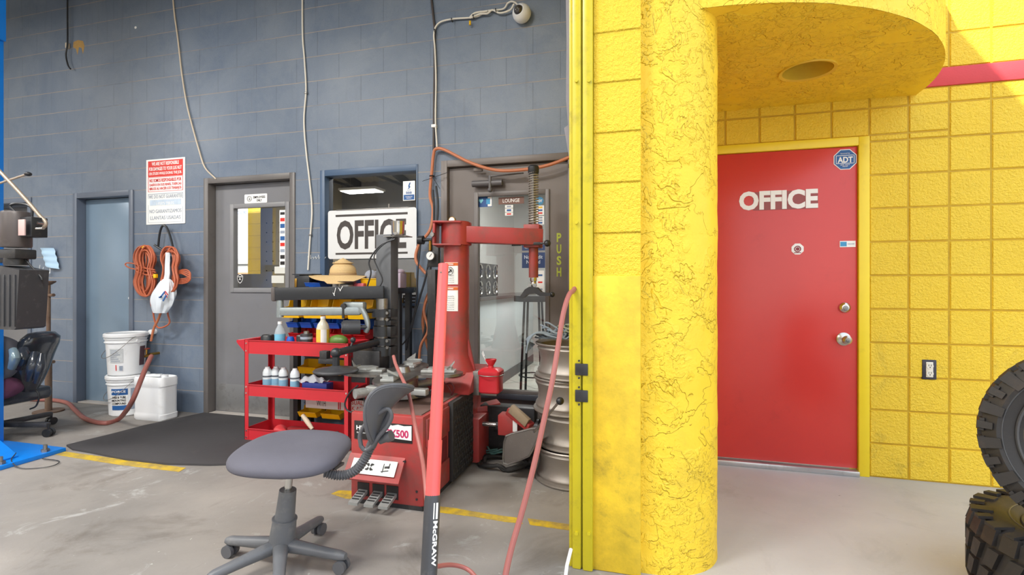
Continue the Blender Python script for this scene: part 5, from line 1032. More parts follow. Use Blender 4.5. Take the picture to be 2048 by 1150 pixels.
# ------------------------------------------------------------------ stack of bare wheels
RX, RY = -.435, 3.0
ALU = M('wheel_alloy', (150, 143, 136), .42, .6, var=.12, vs=10, dirt=.25, dcol=(130, 120, 108), ds=12)
RH = .203; prof = [(.19, .012), (.222, .004), (.231, 0), (.234, .006), (.232, .014), (.215, .02), (.221, .034), (.218, .044), (.207, .058), (.203, .10), (.209, .14), (.218, .157), (.221, .168), (.215, .182), (.231, .187), (.234, .194), (.229, .2), (.222, .197), (.205, .186), (.199, .15), (.196, .1)]
def wheel(z, label):
    t = thing('bare_wheel', label, 'wheel', (RX, RY, z), 'stack of bare alloy wheels')
    b = MB(); b.lathe(prof, (RX, RY, z), n=64); emit('barrel', b, ALU, t)
    b = MB(); b.cyl((RX, RY, z+.03), (RX, RY, z+.055), .06, n=24)
    for k in range(6): a = k*math.pi/3; b.bar((RX+.05*math.cos(a), RY+.05*math.sin(a), z+.045), (RX+.187*math.cos(a), RY+.187*math.sin(a), z+.04), .035, .02, .004)
    emit('spokes', b, ALU, t); return t
w0 = wheel(.004, 'bottom wheel of the stack of bare alloy wheels by the door track')
for i, lab in enumerate(('second bare alloy wheel up from the floor in the stack', 'third bare alloy wheel up in the stack by the track', 'topmost bare alloy wheel with rope heaped inside it')):
    c = copy_tree(w0); c.location = (RX+(.012, -.008, .006)[i], RY+(.01, 0, -.01)[i], .004+(i+1)*RH); c['label'] = lab
for ci, (col, nm, lab, ox) in enumerate(((M('rope_blue', (128, 140, 150), .8, var=.2, vs=60), 'pale_blue_rope', 'pale blue rope heaped over the left rim of the top wheel', -.09), (M('rope_green', (140, 146, 124), .8, var=.2, vs=60), 'pale_green_rope', 'pale green and white rope piled in the top wheel', .06))):
    random.seed(21+ci); b = MB(); zt_ = .80
    for k in range(34):
        a0 = random.uniform(0, 6.28); cx_, cy_ = RX+ox+random.uniform(-.05, .05), RY+random.uniform(-.11, .06); r = random.uniform(.04, .10); P = []
        til = random.uniform(-.9, .9)
        for j in range(12): a = a0+j*.5; P.append((cx_+r*math.cos(a), cy_+r*.7*math.sin(a), zt_+.035+random.uniform(0, .006)+abs(r*til*math.sin(a+1))+.02*ci))
        b.tube(P, .0052, 6, 3)
    if ci == 0:
        for k in range(7): b.tube([(RX-.12, RY-.12+k*.012, zt_+.06), (RX-.20, RY-.14+k*.01, zt_+.07), (RX-.245-.006*k, RY-.13+k*.015, zt_+.02), (RX-.262+.004*k, RY-.13+k*.02, zt_-.05+.006*k)], .0052, 6, 4)
    solo(nm, b, col, lab, 'rope')
random.seed(5)
# ------------------------------------------------------------------ red service cart
KY0, KY1 = 3.03, 3.30; kx0, kx1 = at(489, 700, KY0).x, at(697, 700, KY0).x
ct = thing('service_cart', 'bright red three shelf steel service cart in front of the parts rack', 'cart', ((kx0+kx1)/2, (KY0+KY1)/2, 0))
def tray(z, h, name):
    b = MB(); b.box(kx0+.002, kx1-.002, KY0+.002, KY1-.002, z, z+.004)
    for (x0, x1, y0, y1) in ((kx0+.003, kx1-.003, KY0+.003, KY0+.007), (kx0+.003, kx1-.003, KY1-.007, KY1-.003), (kx0+.003, kx0+.007, KY0+.003, KY1-.003), (kx1-.007, kx1-.003, KY0+.003, KY1-.003)):
        b.box(x0, x1, y0, y1, z, z+h)
    b.box(kx0+.02, kx1-.02, KY0-.004, KY0+.006, z+h-.006, z+h, .002)
    return emit(name, b, BRED, ct)
TT, T2, T3 = .645, .335, .012
t1 = tray(TT, .10, 'top_tray'); t2 = tray(T2, .085, 'middle_tray'); t3 = tray(T3, .085, 'bottom_tray')
for (x, y, sx_, sy_) in ((kx0, KY0, 1, 1), (kx1, KY0, -1, 1), (kx0, KY1, 1, -1), (kx1, KY1, -1, -1)):
    b = MB(); b.box(x, x+sx_*.034, y, y+sy_*.003, 0, TT+.10); b.box(x, x+sx_*.003, y, y+sy_*.034, 0, TT+.10); lg = emit('leg', b, BRED, ct)
    b = MB()
    for z in (.03, .08, .355, .40, .665, .72):
        if sy_ > 0: b.cyl((x+sx_*.017, y-.004, z), (x+sx_*.017, y, z), .006, n=10)
        if x == kx1: b.cyl((x, y+sy_*.018, z), (x+.004, y+sy_*.018, z), .006, n=10)
    if len(b.bm.verts): emit('bolts', b, CHROME, lg)
    else: b.bm.free()
b = MB(); zt_ = TT+.10
b.poly([(kx0, KY0+.001, zt_), (kx0-.085, KY0+.02, zt_-.006), (kx0-.085, KY0+.02, zt_-.03), (kx0, KY0+.001, TT+.01)], (0, .003, 0)); b.poly([(kx0, KY1-.004, zt_), (kx0-.085, KY1-.02, zt_-.006), (kx0-.085, KY1-.02, zt_-.03), (kx0, KY1-.004, TT+.01)], (0, .003, 0)); b.tube([(kx0-.08, KY0+.02, zt_-.016), (kx0-.08, KY1-.02, zt_-.016)], .012, 12); emit('push_handle', b, BRED, ct)
def canlike(name, c, prof, mat, label, cat, group=None, parts=()):
    t = thing(name, label, cat, c, group); b = MB(); b.lathe(prof, c, n=28); emit('body', b, mat, t)
    for nm, pf, m_ in parts: b = MB(); b.lathe(pf, c, n=28); emit(nm, b, m_, t)
    return t
def onz(px, z, Y): p = at(px, HOR, Y); return (p.x, Y, z)
CLEAR = M('clear_plastic', (214, 226, 234), .08, 0, alpha=.45)
canlike('water_bottle', onz(560, TT+.004, 3.10), [(.001, 0), (.034, 0), (.037, .01), (.035, .05), (.037, .06), (.037, .145), (.03, .175), (.016, .20), (.014, .212)], CLEAR, 'clear plastic water bottle with blue label on the cart top tray', 'bottle', None, (('label', [(.0376, .09), (.0376, .14)], M('label_pale_blue', (120, 190, 220), .5)), ('cap', [(.001, .23), (.015, .23), (.016, .212), (.013, .210)], WHITE)))
canlike('juice_bottle', onz(646, TT+.004, 3.09), [(.001, 0), (.042, 0), (.045, .01), (.045, .19), (.036, .22), (.018, .245), (.016, .26)], M('cloudy_plastic', (214, 210, 190), .15), 'tall bottle with orange and white label on the cart top tray', 'bottle', None, (('label', [(.0456, .04), (.0456, .185)], M('label_orange', (236, 190, 70), .5, var=.25, vs=40)), ('cap', [(.001, .275), (.017, .275), (.018, .258)], WHITE)))
x_, y_, z_ = onz(646, TT+.004, 3.09); 
b = MB(); b.grid(lambda u, v: (x_+.0465*math.cos(-1.3+u*.9), y_+.0465*math.sin(-1.3+u*.9), z_+.04+.145*v), 8, 1); solo('bottle_label_panel', b, WHITE2, 'white side panel of the juice bottle label', 'label')
canlike('small_tin', onz(601, TT+.004, 3.10), [(.001, 0), (.028, 0), (.028, .125), (.026, .13), (.001, .128)], INK, 'small dark round tin on the cart top tray', 'tin', None, (('lid', [(.001, .136), (.024, .136), (.026, .126)], STEEL),))
canlike('repair_cement_can', onz(613, TT+.004, 3.08), [(.001, 0), (.042, 0), (.042, .145), (.040, .15), (.001, .148)], M('can_black', (48, 46, 52), .4), 'wide black printed can in the middle of the cart top tray', 'can', None, (('lid', [(.001, .168), (.018, .168), (.02, .148)], STEEL), ('print_band', [(.0424, .112), (.0424, .130)], GREYINK)))
b = MB(); c = onz(677, TT+.004, 3.12); b.ell((c[0], c[1], c[2]+.10), (.075, .045, .045)); b.box(c[0]-.06, c[0]+.06, c[1]-.04, c[1]+.04, c[2], c[2]+.09, .01); solo('green_pouch', b, M('green_wrap', (96, 130, 60), .4, var=.2, vs=40), 'rounded green packet at the right of the cart top tray', 'packet')
b = MB(); c = onz(581, TT+.004, 3.09); b.lathe([(.001, 0), (.028, 0), (.028, .10), (.02, .122), (.001, .125)], c, n=24); solo('blue_bottle', b, BBIN, 'short round-topped blue bottle beside the water bottle', 'bottle')
b = MB(); c = onz(536, TT+.004, 3.14); b.lathe([(.001, 0), (.05, 0), (.05, .11), (.04, .125), (.03, .11), (.001, .11)], c, n=28); solo('round_tub', b, BLACK, 'dark round tub with raised rim left of the water bottle', 'tub')
b = MB(); c = onz(670, TT+.004, 3.22); b.box(c[0]-.06, c[0]+.05, 3.18, 3.26, c[2], c[2]+.13, .01); solo('red_carton', b, RBIN, 'red carton at the back of the cart top tray', 'carton')
labs = ('leftmost white and blue cement can on the middle cart shelf', 'second white and blue can from the left on the middle shelf', 'third can with large blue label on the middle cart shelf', 'rightmost white and blue can on the middle cart shelf')
CANW = M('can_white', (214, 222, 226), .35, .1)
c0 = None
for i, (px, Y) in enumerate(((535, 3.14), (552, 3.17), (567, 3.15), (590, 3.13))):
    c = onz(px, T2+.004, Y); pf = [(.001, 0), (.031, 0), (.033, .004), (.033, .155), (.026, .175), (.02, .182)]
    if i == 0:
        c0 = canlike('aerosol_can', c, pf, CANW, labs[0], 'can', 'cement cans on the middle shelf', (('blue_label', [(.0336, .06), (.0336, .105)], M('label_teal', (130, 176, 204), .4)), ('print_band', [(.0336, .120), (.0336, .132)], M('can_band', (84, 92, 100), .4)), ('nozzle_cap', [(.001, .197), (.016, .195), (.019, .178)], WHITE)))
    else: q = copy_tree(c0); q.location = c; q['label'] = labs[i]
b = MB(); c = onz(636, T2+.004, 3.12); b.box(c[0]-.105, c[0]+.10, 3.08, 3.16, c[2], c[2]+.105, .003); solo('blue_glove_box', b, M('box_navy', (40, 52, 130), .5), 'flat dark blue box on the middle cart shelf', 'box')
b = MB(); c = onz(622, T2+.112, 3.14); b.grid(lambda u, v: (c[0]-.10+.22*u, 3.09+.10*v, c[2]+.04*math.sin(u*3.1)*math.sin(v*3.1)+.01*math.sin(u*17+v*9)), 14, 10, .001); solo('plastic_wrap', b, M('wrap_clear', (214, 220, 226), .2, alpha=.5), 'crumpled clear plastic wrap lying on the blue box', 'wrap')
c = onz(560, T3+.004, 3.14); b = MB(); b.lathe([(.008, .12), (.012, .07), (.05, .02), (.055, .0), (.05, 0)], (c[0], c[1], c[2]+.035), (.8, -.3, .2), 24); solo('red_funnel', b, M('funnel_pink', (200, 60, 64), .4), 'small red funnel lying on the bottom cart shelf', 'funnel')
c = onz(625, T3+.06, 3.12); sc_ = thing('scraper', 'scraper with pale wooden handle leaning on the bottom cart shelf', 'scraper', c)
b = MB(); b.tube([Vector(c)+Vector((-.10, .02, .12)), Vector(c)+Vector((-.05, .01, .075)), Vector(c)+Vector((0, 0, .03))], [.015, .018, .013], 12); emit('handle', b, M('pale_wood', (206, 190, 168), .6), sc_); b = MB(); b.tube([Vector(c)+Vector((0, 0, .03)), Vector(c)+Vector((.02, 0, -.03))], .005); emit('shank', b, STEEL, sc_)
b = MB(); c = onz(650, T3+.02, 3.12)
for k in range(26): 
    q = Vector((c[0]+random.uniform(-.09, .1), c[1]+random.uniform(-.05, .05), c[2]+random.uniform(.0, .045))); b.tube([q, q+Vector((random.uniform(-.06, .06), random.uniform(-.04, .04), random.uniform(-.01, .02))), q+Vector((random.uniform(-.08, .08), random.uniform(-.04, .04), 0))], .004, 6, 4)
solo('tool_tangle', b, DSTEEL, 'heap of dark tools and wire on the bottom cart shelf', 'tools'); bpy.data.objects['tool_tangle']['kind'] = 'stuff'
b = MB(); c = onz(590, T3+.004, 3.2); b.box(c[0]-.08, c[0]+.1, 3.12, 3.26, c[2], c[2]+.05, .004); solo('red_tool_case', b, M('case_red', (170, 50, 54), .5), 'flat dull red case on the bottom cart shelf', 'case')
# ------------------------------------------------------------------ parts rack with bins and worktop
rk = thing('parts_rack', 'black steel rack hung with rows of plastic bins under a worktop', 'rack', (at(690, 564, 3.44).x, 3.44, 0))
rx0, rx1 = at(596, 564, 3.4).x, at(812, 564, 3.4).x
b = MB(); b.box(rx0, rx1, 3.20, 3.53, 1.085, 1.125, .004); emit('worktop', b, BLACK, rk)
for x in (rx0+.02, rx1-.05):
    for y in (3.32, 3.48): b = MB(); b.box(x, x+.04, y, y+.04, 0, 1.085); emit('leg', b, BLACK, rk)
b = MB(); b.box(rx0+.04, rx1-.30, 3.43, 3.435, .15, 1.05)
for k in range(14): b.box(rx0+.04, rx1-.30, 3.42, 3.43, .2+k*.062, .21+k*.062)
emit('louvred_panel', b, M('panel_grey', (84, 86, 90), .5), rk)
def bin_(c, w_, h_, d_, mat, label, group, name='parts_bin'):
    x, y, z = c; b = MB()
    b.poly([(x-w_/2, y, z), (x-w_/2, y-d_, z), (x-w_/2, y-d_-.02, z+h_*.55), (x-w_/2, y-d_*.55, z+h_*.62), (x-w_/2, y-d_*.45, z+h_), (x-w_/2, y, z+h_)], (.003, 0, 0)); b.poly([(x+w_/2-.003, y, z), (x+w_/2-.003, y-d_, z), (x+w_/2-.003, y-d_-.02, z+h_*.55), (x+w_/2-.003, y-d_*.55, z+h_*.62), (x+w_/2-.003, y-d_*.45, z+h_), (x+w_/2-.003, y, z+h_)], (.003, 0, 0))
    b.box(x-w_/2, x+w_/2, y-d_, y, z, z+.003); b.box(x-w_/2, x+w_/2, y-.003, y, z, z+h_); b.poly([(x-w_/2, y-d_, z), (x-w_/2, y-d_-.02, z+h_*.55), (x-w_/2, y-d_-.026, z+h_*.55), (x-w_/2, y-d_-.004, z)], (w_, 0, 0)); b.box(x-w_/2, x+w_/2, y-d_-.03, y-d_-.014, z+h_*.52, z+h_*.56, .002)
    return solo(name, b, mat, label, 'bin', group)
ORD = ('leftmost', 'second', 'third', 'fourth', 'fifth', 'sixth')
def row(pxs, z, w_, h_, d_, mat, colname, rowname, y=3.42):
    for i, px in enumerate(pxs): bin_((at(px, 564, 3.35).x, y, z), w_, h_, d_, mat, '%s %s bin, counted from the left in the %s row of the rack' % (ORD[i], colname, rowname), 'bins in the %s row' % rowname)
row((597, 641, 685, 729), .895, .155, .14, .16, YBIN, 'large yellow', 'top'); row((592, 619, 646, 673, 700, 727), .815, .097, .075, .10, BBIN, 'small blue', 'second'); row((596, 622, 648, 674, 700, 726), .735, .094, .07, .10, RBIN, 'small red', 'third')
row((603,), .60, .09, .08, .10, BBIN, 'single blue', 'fourth'); 
for i, px in enumerate((634, 662, 690, 720)): bin_((at(px, 564, 3.35).x, 3.42, .60), .09, .08, .10, RBIN, '%s small red bin right of the single blue one seen under the cart tray' % ORD[i], 'red bins in the fourth row')
row((622, 668), .46, .16, .10, .10, YBIN, 'wide yellow', 'fifth'); row((622, 668), .125, .16, .075, .10, YBIN, 'wide yellow', 'lowest')
b = MB(); x0, x1 = at(612, 564, 3.33).x, at(740, 564, 3.33).x; b.box(x0, x1, 3.325, 3.33, .195, .280, .001); s = solo('rack_notice', b, WHITE2, 'white printed notice strip low on the rack behind the cart', 'sign')
words('sign_text', 'WITH', (x0+.14, 3.3243, .238), .08, .045, INK, s); words('sign_text', 'USUAL\nASK ASK', (x1-.12, 3.3243, .238), .16, .075, REDINK, s); b = MB(); b.box(x1-.27, x1-.262, 3.323, 3.325, .2, .275); b.box(x1-.255, x1-.247, 3.323, 3.325, .2, .275); emit('bars', b, REDINK, s)
# things on the worktop
WT = 1.126
c = onz(686, WT+.095, 3.30); hat = thing('straw_hat', 'wide brimmed woven straw hat lying on the worktop clutter', 'hat', c)
STR = M('straw', (206, 176, 126), .75, var=.18, vs=120, bmp=.5, bs=220)
b = MB()
def brim(u, v):
    a = u*2*math.pi; r = .10+.115*v; rx = r*1.0; sag = .016*math.sin(a*2+.6)*v+(-.02*v if math.cos(a) > 0 else -.005*v)-.03*v*max(0, -math.sin(a)); return (c[0]-.04*v+rx*math.cos(a)*1.05, c[1]+r*.8*math.sin(a), c[2]+sag)
b.grid(brim, 60, 14, .003); emit('brim', b, STR, hat)
b = MB(); cr = [(.104, 0), (.104, .004)]
for k in range(12): z = .01+k*.0088; r = .102-.00007*k**3.0 if k < 9 else .080-(k-9)*.02; cr += [(r+.0015, z), (r-.001, z+.0055)]
cr += [(.001, .13)]; b.lathe(cr, c, n=40, sc=(1, .8)); emit('crown', b, STR, hat)
b = MB(); b.lathe([(.1065, .002), (.106, .014)], c, n=40, sc=(1, .8)); emit('hat_band', b, M('hat_band', (170, 140, 100), .7), hat)
bin_((at(638, 564, 3.3).x, 3.36, WT), .13, .07, .12, BBIN, 'blue bin under the straw hat on the worktop', 'bins on the worktop'); q = bin_((at(742, 564, 3.3).x, 3.44, WT), .145, .125, .14, YBIN, 'yellow bin of rags right of the straw hat', 'bins on the worktop')
b = MB(); c = onz(742, WT+.09, 3.36); b.ell(c, (.05, .04, .045)); b.ell((c[0]+.03, c[1]+.03, c[2]+.01), (.03, .03, .03)); solo('rag_bundle', b, M('rag_grey', (150, 156, 170), .8, var=.2, vs=40, bmp=.5, bs=60), 'grey rag stuffed in the yellow bin on the worktop', 'rag')
b = MB(); c = onz(694, WT+.012, 3.225); b.lathe([(.001, -.012), (.05, -.012), (.05, .012), (.001, .012), (.045, .014), (.072, .034), (.074, .036), (.070, .038), (.04, .022), (.001, .02)], c, n=40); solo('metal_dish', b, STEEL, 'shallow round steel dish at the worktop edge below the hat', 'dish')
b = MB(); c = onz(714, WT, 3.26); b.box(c[0]-.07, c[0]+.06, 3.25, 3.31, WT, WT+.035, .004); solo('pink_box', b, M('pink_box', (200, 90, 100), .5), 'flat pinkish box on the worktop between dish and yellow bin', 'box')
b = MB(); c = onz(671, WT, 3.26); b.cyl((c[0], c[1], WT), (c[0], c[1], WT+.055), .022, n=16); solo('white_jar', b, WHITE, 'tiny white jar beside the blue bin on the worktop', 'jar')
x0, x1 = at(594, 564, 3.25).x, at(622, 564, 3.25).x; bx_ = thing('black_tool_box', 'small black tool box with flat lid at the left end of the worktop', 'tool box', ((x0+x1)/2, 3.3, WT))
b = MB(); b.box(x0, x1, 3.23, 3.33, WT, WT+.095, .006); emit('body', b, BLACK, bx_); b = MB(); b.box(x0-.02, x1+.03, 3.22, 3.34, WT+.098, WT+.106, .002); b.box(x0+.02, x1-.02, 3.25, 3.31, WT+.09, WT+.1); emit('lid', b, BLACK, bx_); b = MB(); b.box(x0-.004, x0+.016, 3.225, 3.24, WT+.005, WT+.07, .002); emit('latch', b, M('brass', (180, 140, 70), .3, 1), bx_)
b = MB(); c = onz(800, WT, 3.35); b.box(c[0]-.04, c[0]+.03, 3.3, 3.4, WT, WT+.11, .008); b.ell((c[0], 3.35, WT+.12), (.035, .04, .02)); solo('spray_jug', b, M('jug_mauve', (176, 160, 176), .5), 'pale jug with pink top at the right end of the worktop', 'jug')
# ------------------------------------------------------------------ grey stool
sg = gr(562, 1128); sx0, sy0 = sg.x, sg.y
stl = thing('task_stool', 'grey padded swivel stool with low tilted backrest in the foreground', 'stool', (sx0, sy0, 0))
STP = M('stool_plastic', (98, 100, 104), .42, var=.1, vs=12, dirt=.3, dcol=(140, 138, 134), ds=20); STPD = M('stool_dark_plastic', (88, 89, 93), .38, var=.1, dirt=.2, dcol=(120, 120, 118))
tl = Vector((.052, .0, .40)); hb0 = Vector((sx0, sy0, .05)); ax = tl.normalized()
b = MB(); b.tube([hb0+ax*.02, hb0+ax*.14], [.054, .046], 28); b.tube([hb0+ax*.14, hb0+ax*.145], .049, 28); emit('lower_cover', b, STP, stl)
b = MB(); b.tube([hb0+ax*.12, hb0+ax*.265], [.040, .033], 28); emit('upper_cover', b, STP, stl)
b = MB(); b.tube([hb0+ax*.2, hb0+ax*.39], .0145, 20); emit('gas_lift', b, CHROME, stl)
top = hb0+ax*.385
tips = [gr(416, 1150, .075), gr(691, 1108, .075), gr(622, 1048, .075), gr(474, 1074, .085)]
tips = [Vector((p.x, p.y, .07)) for p in tips]; h0 = Vector((sx0, sy0, .085)); tips.append(h0+Vector((.19, -.24, -.015)))
for i, t_ in enumerate(tips):
    d = (t_-h0); d.z = 0; L = min(max(d.length, .27), .32); d.normalize(); e = h0+d*L+Vector((0, 0, -.02)); s_ = d.cross(Vector((0, 0, 1)))
    b = MB(); R_ = []
    for f, wd, ht in ((.02, .034, .030), (.25, .028, .026), (.6, .023, .021), (.93, .021, .019), (1.0, .014, .013)):
        c = h0+(e-h0)*f; R_.append([b.v(c+s_*math.cos(a)*wd*(1.05 if abs(math.cos(a)) < .9 else 1)+Vector((0, 0, 1))*(math.sin(a)*ht)) for a in (2*math.pi*k/16 for k in range(16))])
    b.rings(R_); lg = emit('leg', b, STP, stl)
    cw = e-d*.018+Vector((0, 0, -.035)); cw.z = .027; b = MB()
    for q in (-1, 1): b.cyl(cw+s_*q*.008, cw+s_*q*.024, .026, n=24)
    b.cyl(cw, cw+Vector((0, 0, .035)), .008); emit('caster', b, STPD, lg)
# seat cushion: superellipse outline, domed top
sc0 = top+Vector((.0, .02, .035))
def seat(u, v):
    a = u*2*math.pi; ph = v*math.pi-math.pi/2; n_ = 2.9
    ca, sa = math.cos(a), math.sin(a); r = (abs(ca)**n_+abs(sa)**n_)**(-1/n_)
    cr_ = math.cos(ph); cr_ = abs(cr_)**.45; zz = math.sin(ph)
    wx = .217*(1-.07*sa); 
    z = (.042 if zz > 0 else .036)*(abs(zz)**.8)*(1 if zz > 0 else -1)
    x = wx*r*ca*cr_; y = .225*r*sa*cr_
    z += -.012*math.cos(a)*cr_*.6 + (-.010*math.exp(-(x*x+y*y)/.012) if zz > 0 else 0)+(-.016*max(0, -sa)*cr_**3)
    return (sc0.x+x*math.cos(.25)-y*math.sin(.25), sc0.y+x*math.sin(.25)+y*math.cos(.25), sc0.z+z)
b = MB(); b.grid(seat, 72, 36)
FAB, t, bs_ = nodes('grey_mesh_fabric'); geo = N(t, 'ShaderNodeNewGeometry').outputs['Position']; t.links.new(mixc(t, noise(t, geo, 5, 5), lin((82, 82, 92)), lin((100, 99, 110))), bs_.inputs['Base Color']); bs_.inputs['Roughness'].default_value = .85
wv = N(t, 'ShaderNodeTexVoronoi'); wv.inputs['Scale'].default_value = 420; t.links.new(geo, wv.inputs['Vector']); bump(t, bs_, wv.outputs['Distance'], .35, .001)
emit('seat', b, FAB, stl, 60)
b = MB(); b.cyl(top-ax*.01, top+ax*.015, .09, n=28); b.bar(top+Vector((.02, .02, 0)), top+Vector((.21, .03, -.012)), .07, .012, .003); emit('seat_plate', b, STPD, stl)
# corrugated neck
Zs = 1.98
P = curve([atz(x, y, Zs-.02*i*0) for i, (x, y) in enumerate(((650, 945), (672, 950), (694, 949), (714, 938), (729, 918), (738, 900), (745, 884)))], 14); b = MB(); rr_ = []
P2 = []; L = 0
for i in range(len(P)):
    if i: L += (P[i]-P[i-1]).length
    P2.append(P[i]); rr_.append(.0165+.0028*math.sin(L/.0095*2*math.pi))
bsec = MB(); fine = []
acc = [0]
for i in range(1, len(P)): acc.append(acc[-1]+(P[i]-P[i-1]).length)
Nf = 150; pts = []; rad = []
for k in range(Nf+1):
    s_ = acc[-1]*k/Nf; j = max(i for i in range(len(acc)) if acc[i] <= s_+1e-9); j = min(j, len(P)-2); f = (s_-acc[j])/max(1e-9, acc[j+1]-acc[j]); pts.append(P[j].lerp(P[j+1], f)); rad.append(.0165+.0030*math.sin(s_/.0100*2*math.pi))
b.tube(pts, rad, 20); bsec.bm.free(); emit('corrugated_neck', b, STPD, stl)
b = MB(); b.tube([atz(x, y, Zs) for x, y in ((742, 892), (755, 868), (772, 842), (780, 822))], [.020, .018, .014, .010], 16, 4); brk = emit('back_bracket', b, STPD, stl)
b = MB(); p = atz(760, 880, Zs-.02); b.cyl(p, p+Vector((.045, 0, .02)), .017, n=20); b.cyl(p+Vector((.03, 0, .013)), p+Vector((.05, 0, .022)), .021, n=14); emit('adjust_knob', b, STPD, brk)
# backrest shell: an oval dish, long axis rising to the right
e0 = atz(733, 874, Zs-.03); e1 = atz(808, 766, Zs+.03); mid = (e0+e1)/2; la_ = (e1-e0).normalized(); rgt = Vector((CT, ST, 0)); fw = Vector((-ST, CT, 0))
wa = (fw*.80+rgt*.40+Vector((0, 0, .30))); wa = (wa-la_*wa.dot(la_)).normalized(); nr = la_.cross(wa)
HL = (e1-e0).length/2
def shell(off, kk=1.0, dish=.045):
    def f(u, v):
        a = u*2*math.pi; r = v; l = math.sin(a)*r*HL*1.04*kk; w_ = math.cos(a)*r*.108*kk*(1+.25*math.sin(a)*r)
        return mid+la_*l+wa*w_+nr*(dish*((w_/.108)**2)*1.0+off-.035*(l/HL)**2)
    return f
b = MB(); b.grid(shell(0), 56, 14, .012); bmesh.ops.remove_doubles(b.bm, verts=b.bm.verts, dist=1e-5); bk = emit('backrest', b, STPD, stl, 60)
b = MB(); P = [Vector(shell(0)(k/56, 1.0)) for k in range(56)]; b.tube(P, .008, 10, closed=True); emit('backrest_rim', b, STPD, bk)
b = MB(); f_ = shell(.010, .93); b.grid(lambda u, v: f_(u, v*.97), 56, 12); emit('pad', b, FAB, bk, 60)
b = MB(); P = [atz(x, y, Zs-.05) for x, y in ((722, 892), (720, 870), (730, 850), (752, 830), (775, 818), (783, 832), (775, 852), (758, 872), (742, 894), (730, 900))]; b.tube(curve(P+[P[0]], 6)[:-1], .0085, 10, closed=True); emit('cover_loop', b, STPD, bk)
# ------------------------------------------------------------------ off-road tyres on the right
def tyre(label, c, axis, R_, Wd, Rin, name='off_road_tyre', nl=30):
    t = thing(name, label, 'tyre', (c[0], c[1], c[2]), 'stacked off road tyres'); u, v, a = frame(axis); c = Vector(c)
    hw = Wd/2; pf = [(Rin-.004, -hw*.52), (Rin, -hw*.80), (Rin+.012, -hw*.88), (Rin+.02, -hw*.84), (Rin+.05, -hw*.97), (Rin+(R_-Rin)*.5, -hw*1.03), (R_-.05, -hw*.98), (R_-.022, -hw*.88), (R_-.016, -hw*.6), (R_-.014, 0)]
    pf += [(r, -z) for r, z in reversed(pf[:-1])]; pf += [(Rin+.03, hw*.4), (Rin+.06, 0), (Rin+.03, -hw*.4)]
    b = MB(); b.lathe(pf+[pf[0]], c, a, 96); body = emit('carcass', b, TYRE, t)
    b = MB()
    for k in range(nl):
        th = 2*math.pi*k/nl
        for (off, ax0, ax1, w0_, row_) in ((0, -1.0, -.62, .72, 0), (.5, .62, 1.0, .72, 0), (.25, -.52, -.05, .6, 1), (.75, .05, .52, .6, 1)):
            tt_ = th+off*2*math.pi/nl; hl = math.pi/nl*w0_; sk_ = .35*math.pi/nl*(1 if row_ else 0)
            A = []; 
            r0_, r1_ = R_-.03, R_
            for rr2 in (r0_, r1_):
                for (z, da) in ((ax0, -1), (ax1, -1), (ax1, 1), (ax0, 1)):
                    an_ = tt_+da*hl*(.92 if rr2 == r1_ else 1)+(sk_ if z == ax1 else -sk_)
                    zz = z*hw*.97; q = rr2-(.016 if (abs(z) == 1.0 and rr2 == r1_) else 0)
                    A.append(b.v(c+a*zz+(u*math.cos(an_)+v*math.sin(an_))*q))
            for q in ((0, 1, 2, 3), (7, 6, 5, 4), (0, 4, 5, 1), (1, 5, 6, 2), (2, 6, 7, 3), (3, 7, 4, 0)): b.face([A[i] for i in q])
        for s in (-1, 1):
            tt_ = th+(0 if s < 0 else .5)*2*math.pi/nl; hl = math.pi/nl*(.62 if k % 2 else .40); A = []
            for (rr2, z) in ((R_-.012, 1.0), (R_-.075 if k % 2 else R_-.055, 1.035)):
                for da in (-1, 1):
                    an_ = tt_+da*hl
                    for dz in (-.04, .03): A.append(b.v(c+a*(s*hw*(z+dz))+(u*math.cos(an_)+v*math.sin(an_))*rr2))
            for q in ((0, 1, 3, 2), (4, 6, 7, 5), (0, 4, 5, 1), (2, 3, 7, 6), (1, 5, 7, 3), (0, 2, 6, 4)): b.face([A[i] for i in q])
    emit('tread_lugs', b, TYRE, t)
    b = MB(); b.ring(c+a*hw*.97, Rin+.052, .003, a, 72, 6); b.ring(c-a*hw*.97, Rin+.052, .003, a, 72, 6); b.ring(c-a*hw*.86, Rin+.014, .006, a, 72, 6); b.ring(c+a*hw*.86, Rin+.014, .006, a, 72, 6); emit('bead_rings', b, M('bead_grey', (66, 66, 68), .4), t)
    return t
tyre('muddy off road tyre lying flat on the walkway at the right edge', (1.56, 2.19, .152), (0, 0, 1), .40, .30, .225)
tyre('off road tyre standing on top of the flat one at the right edge', (1.50, 2.13, .625), (-.62, -.78, .10), .335, .25, .205)
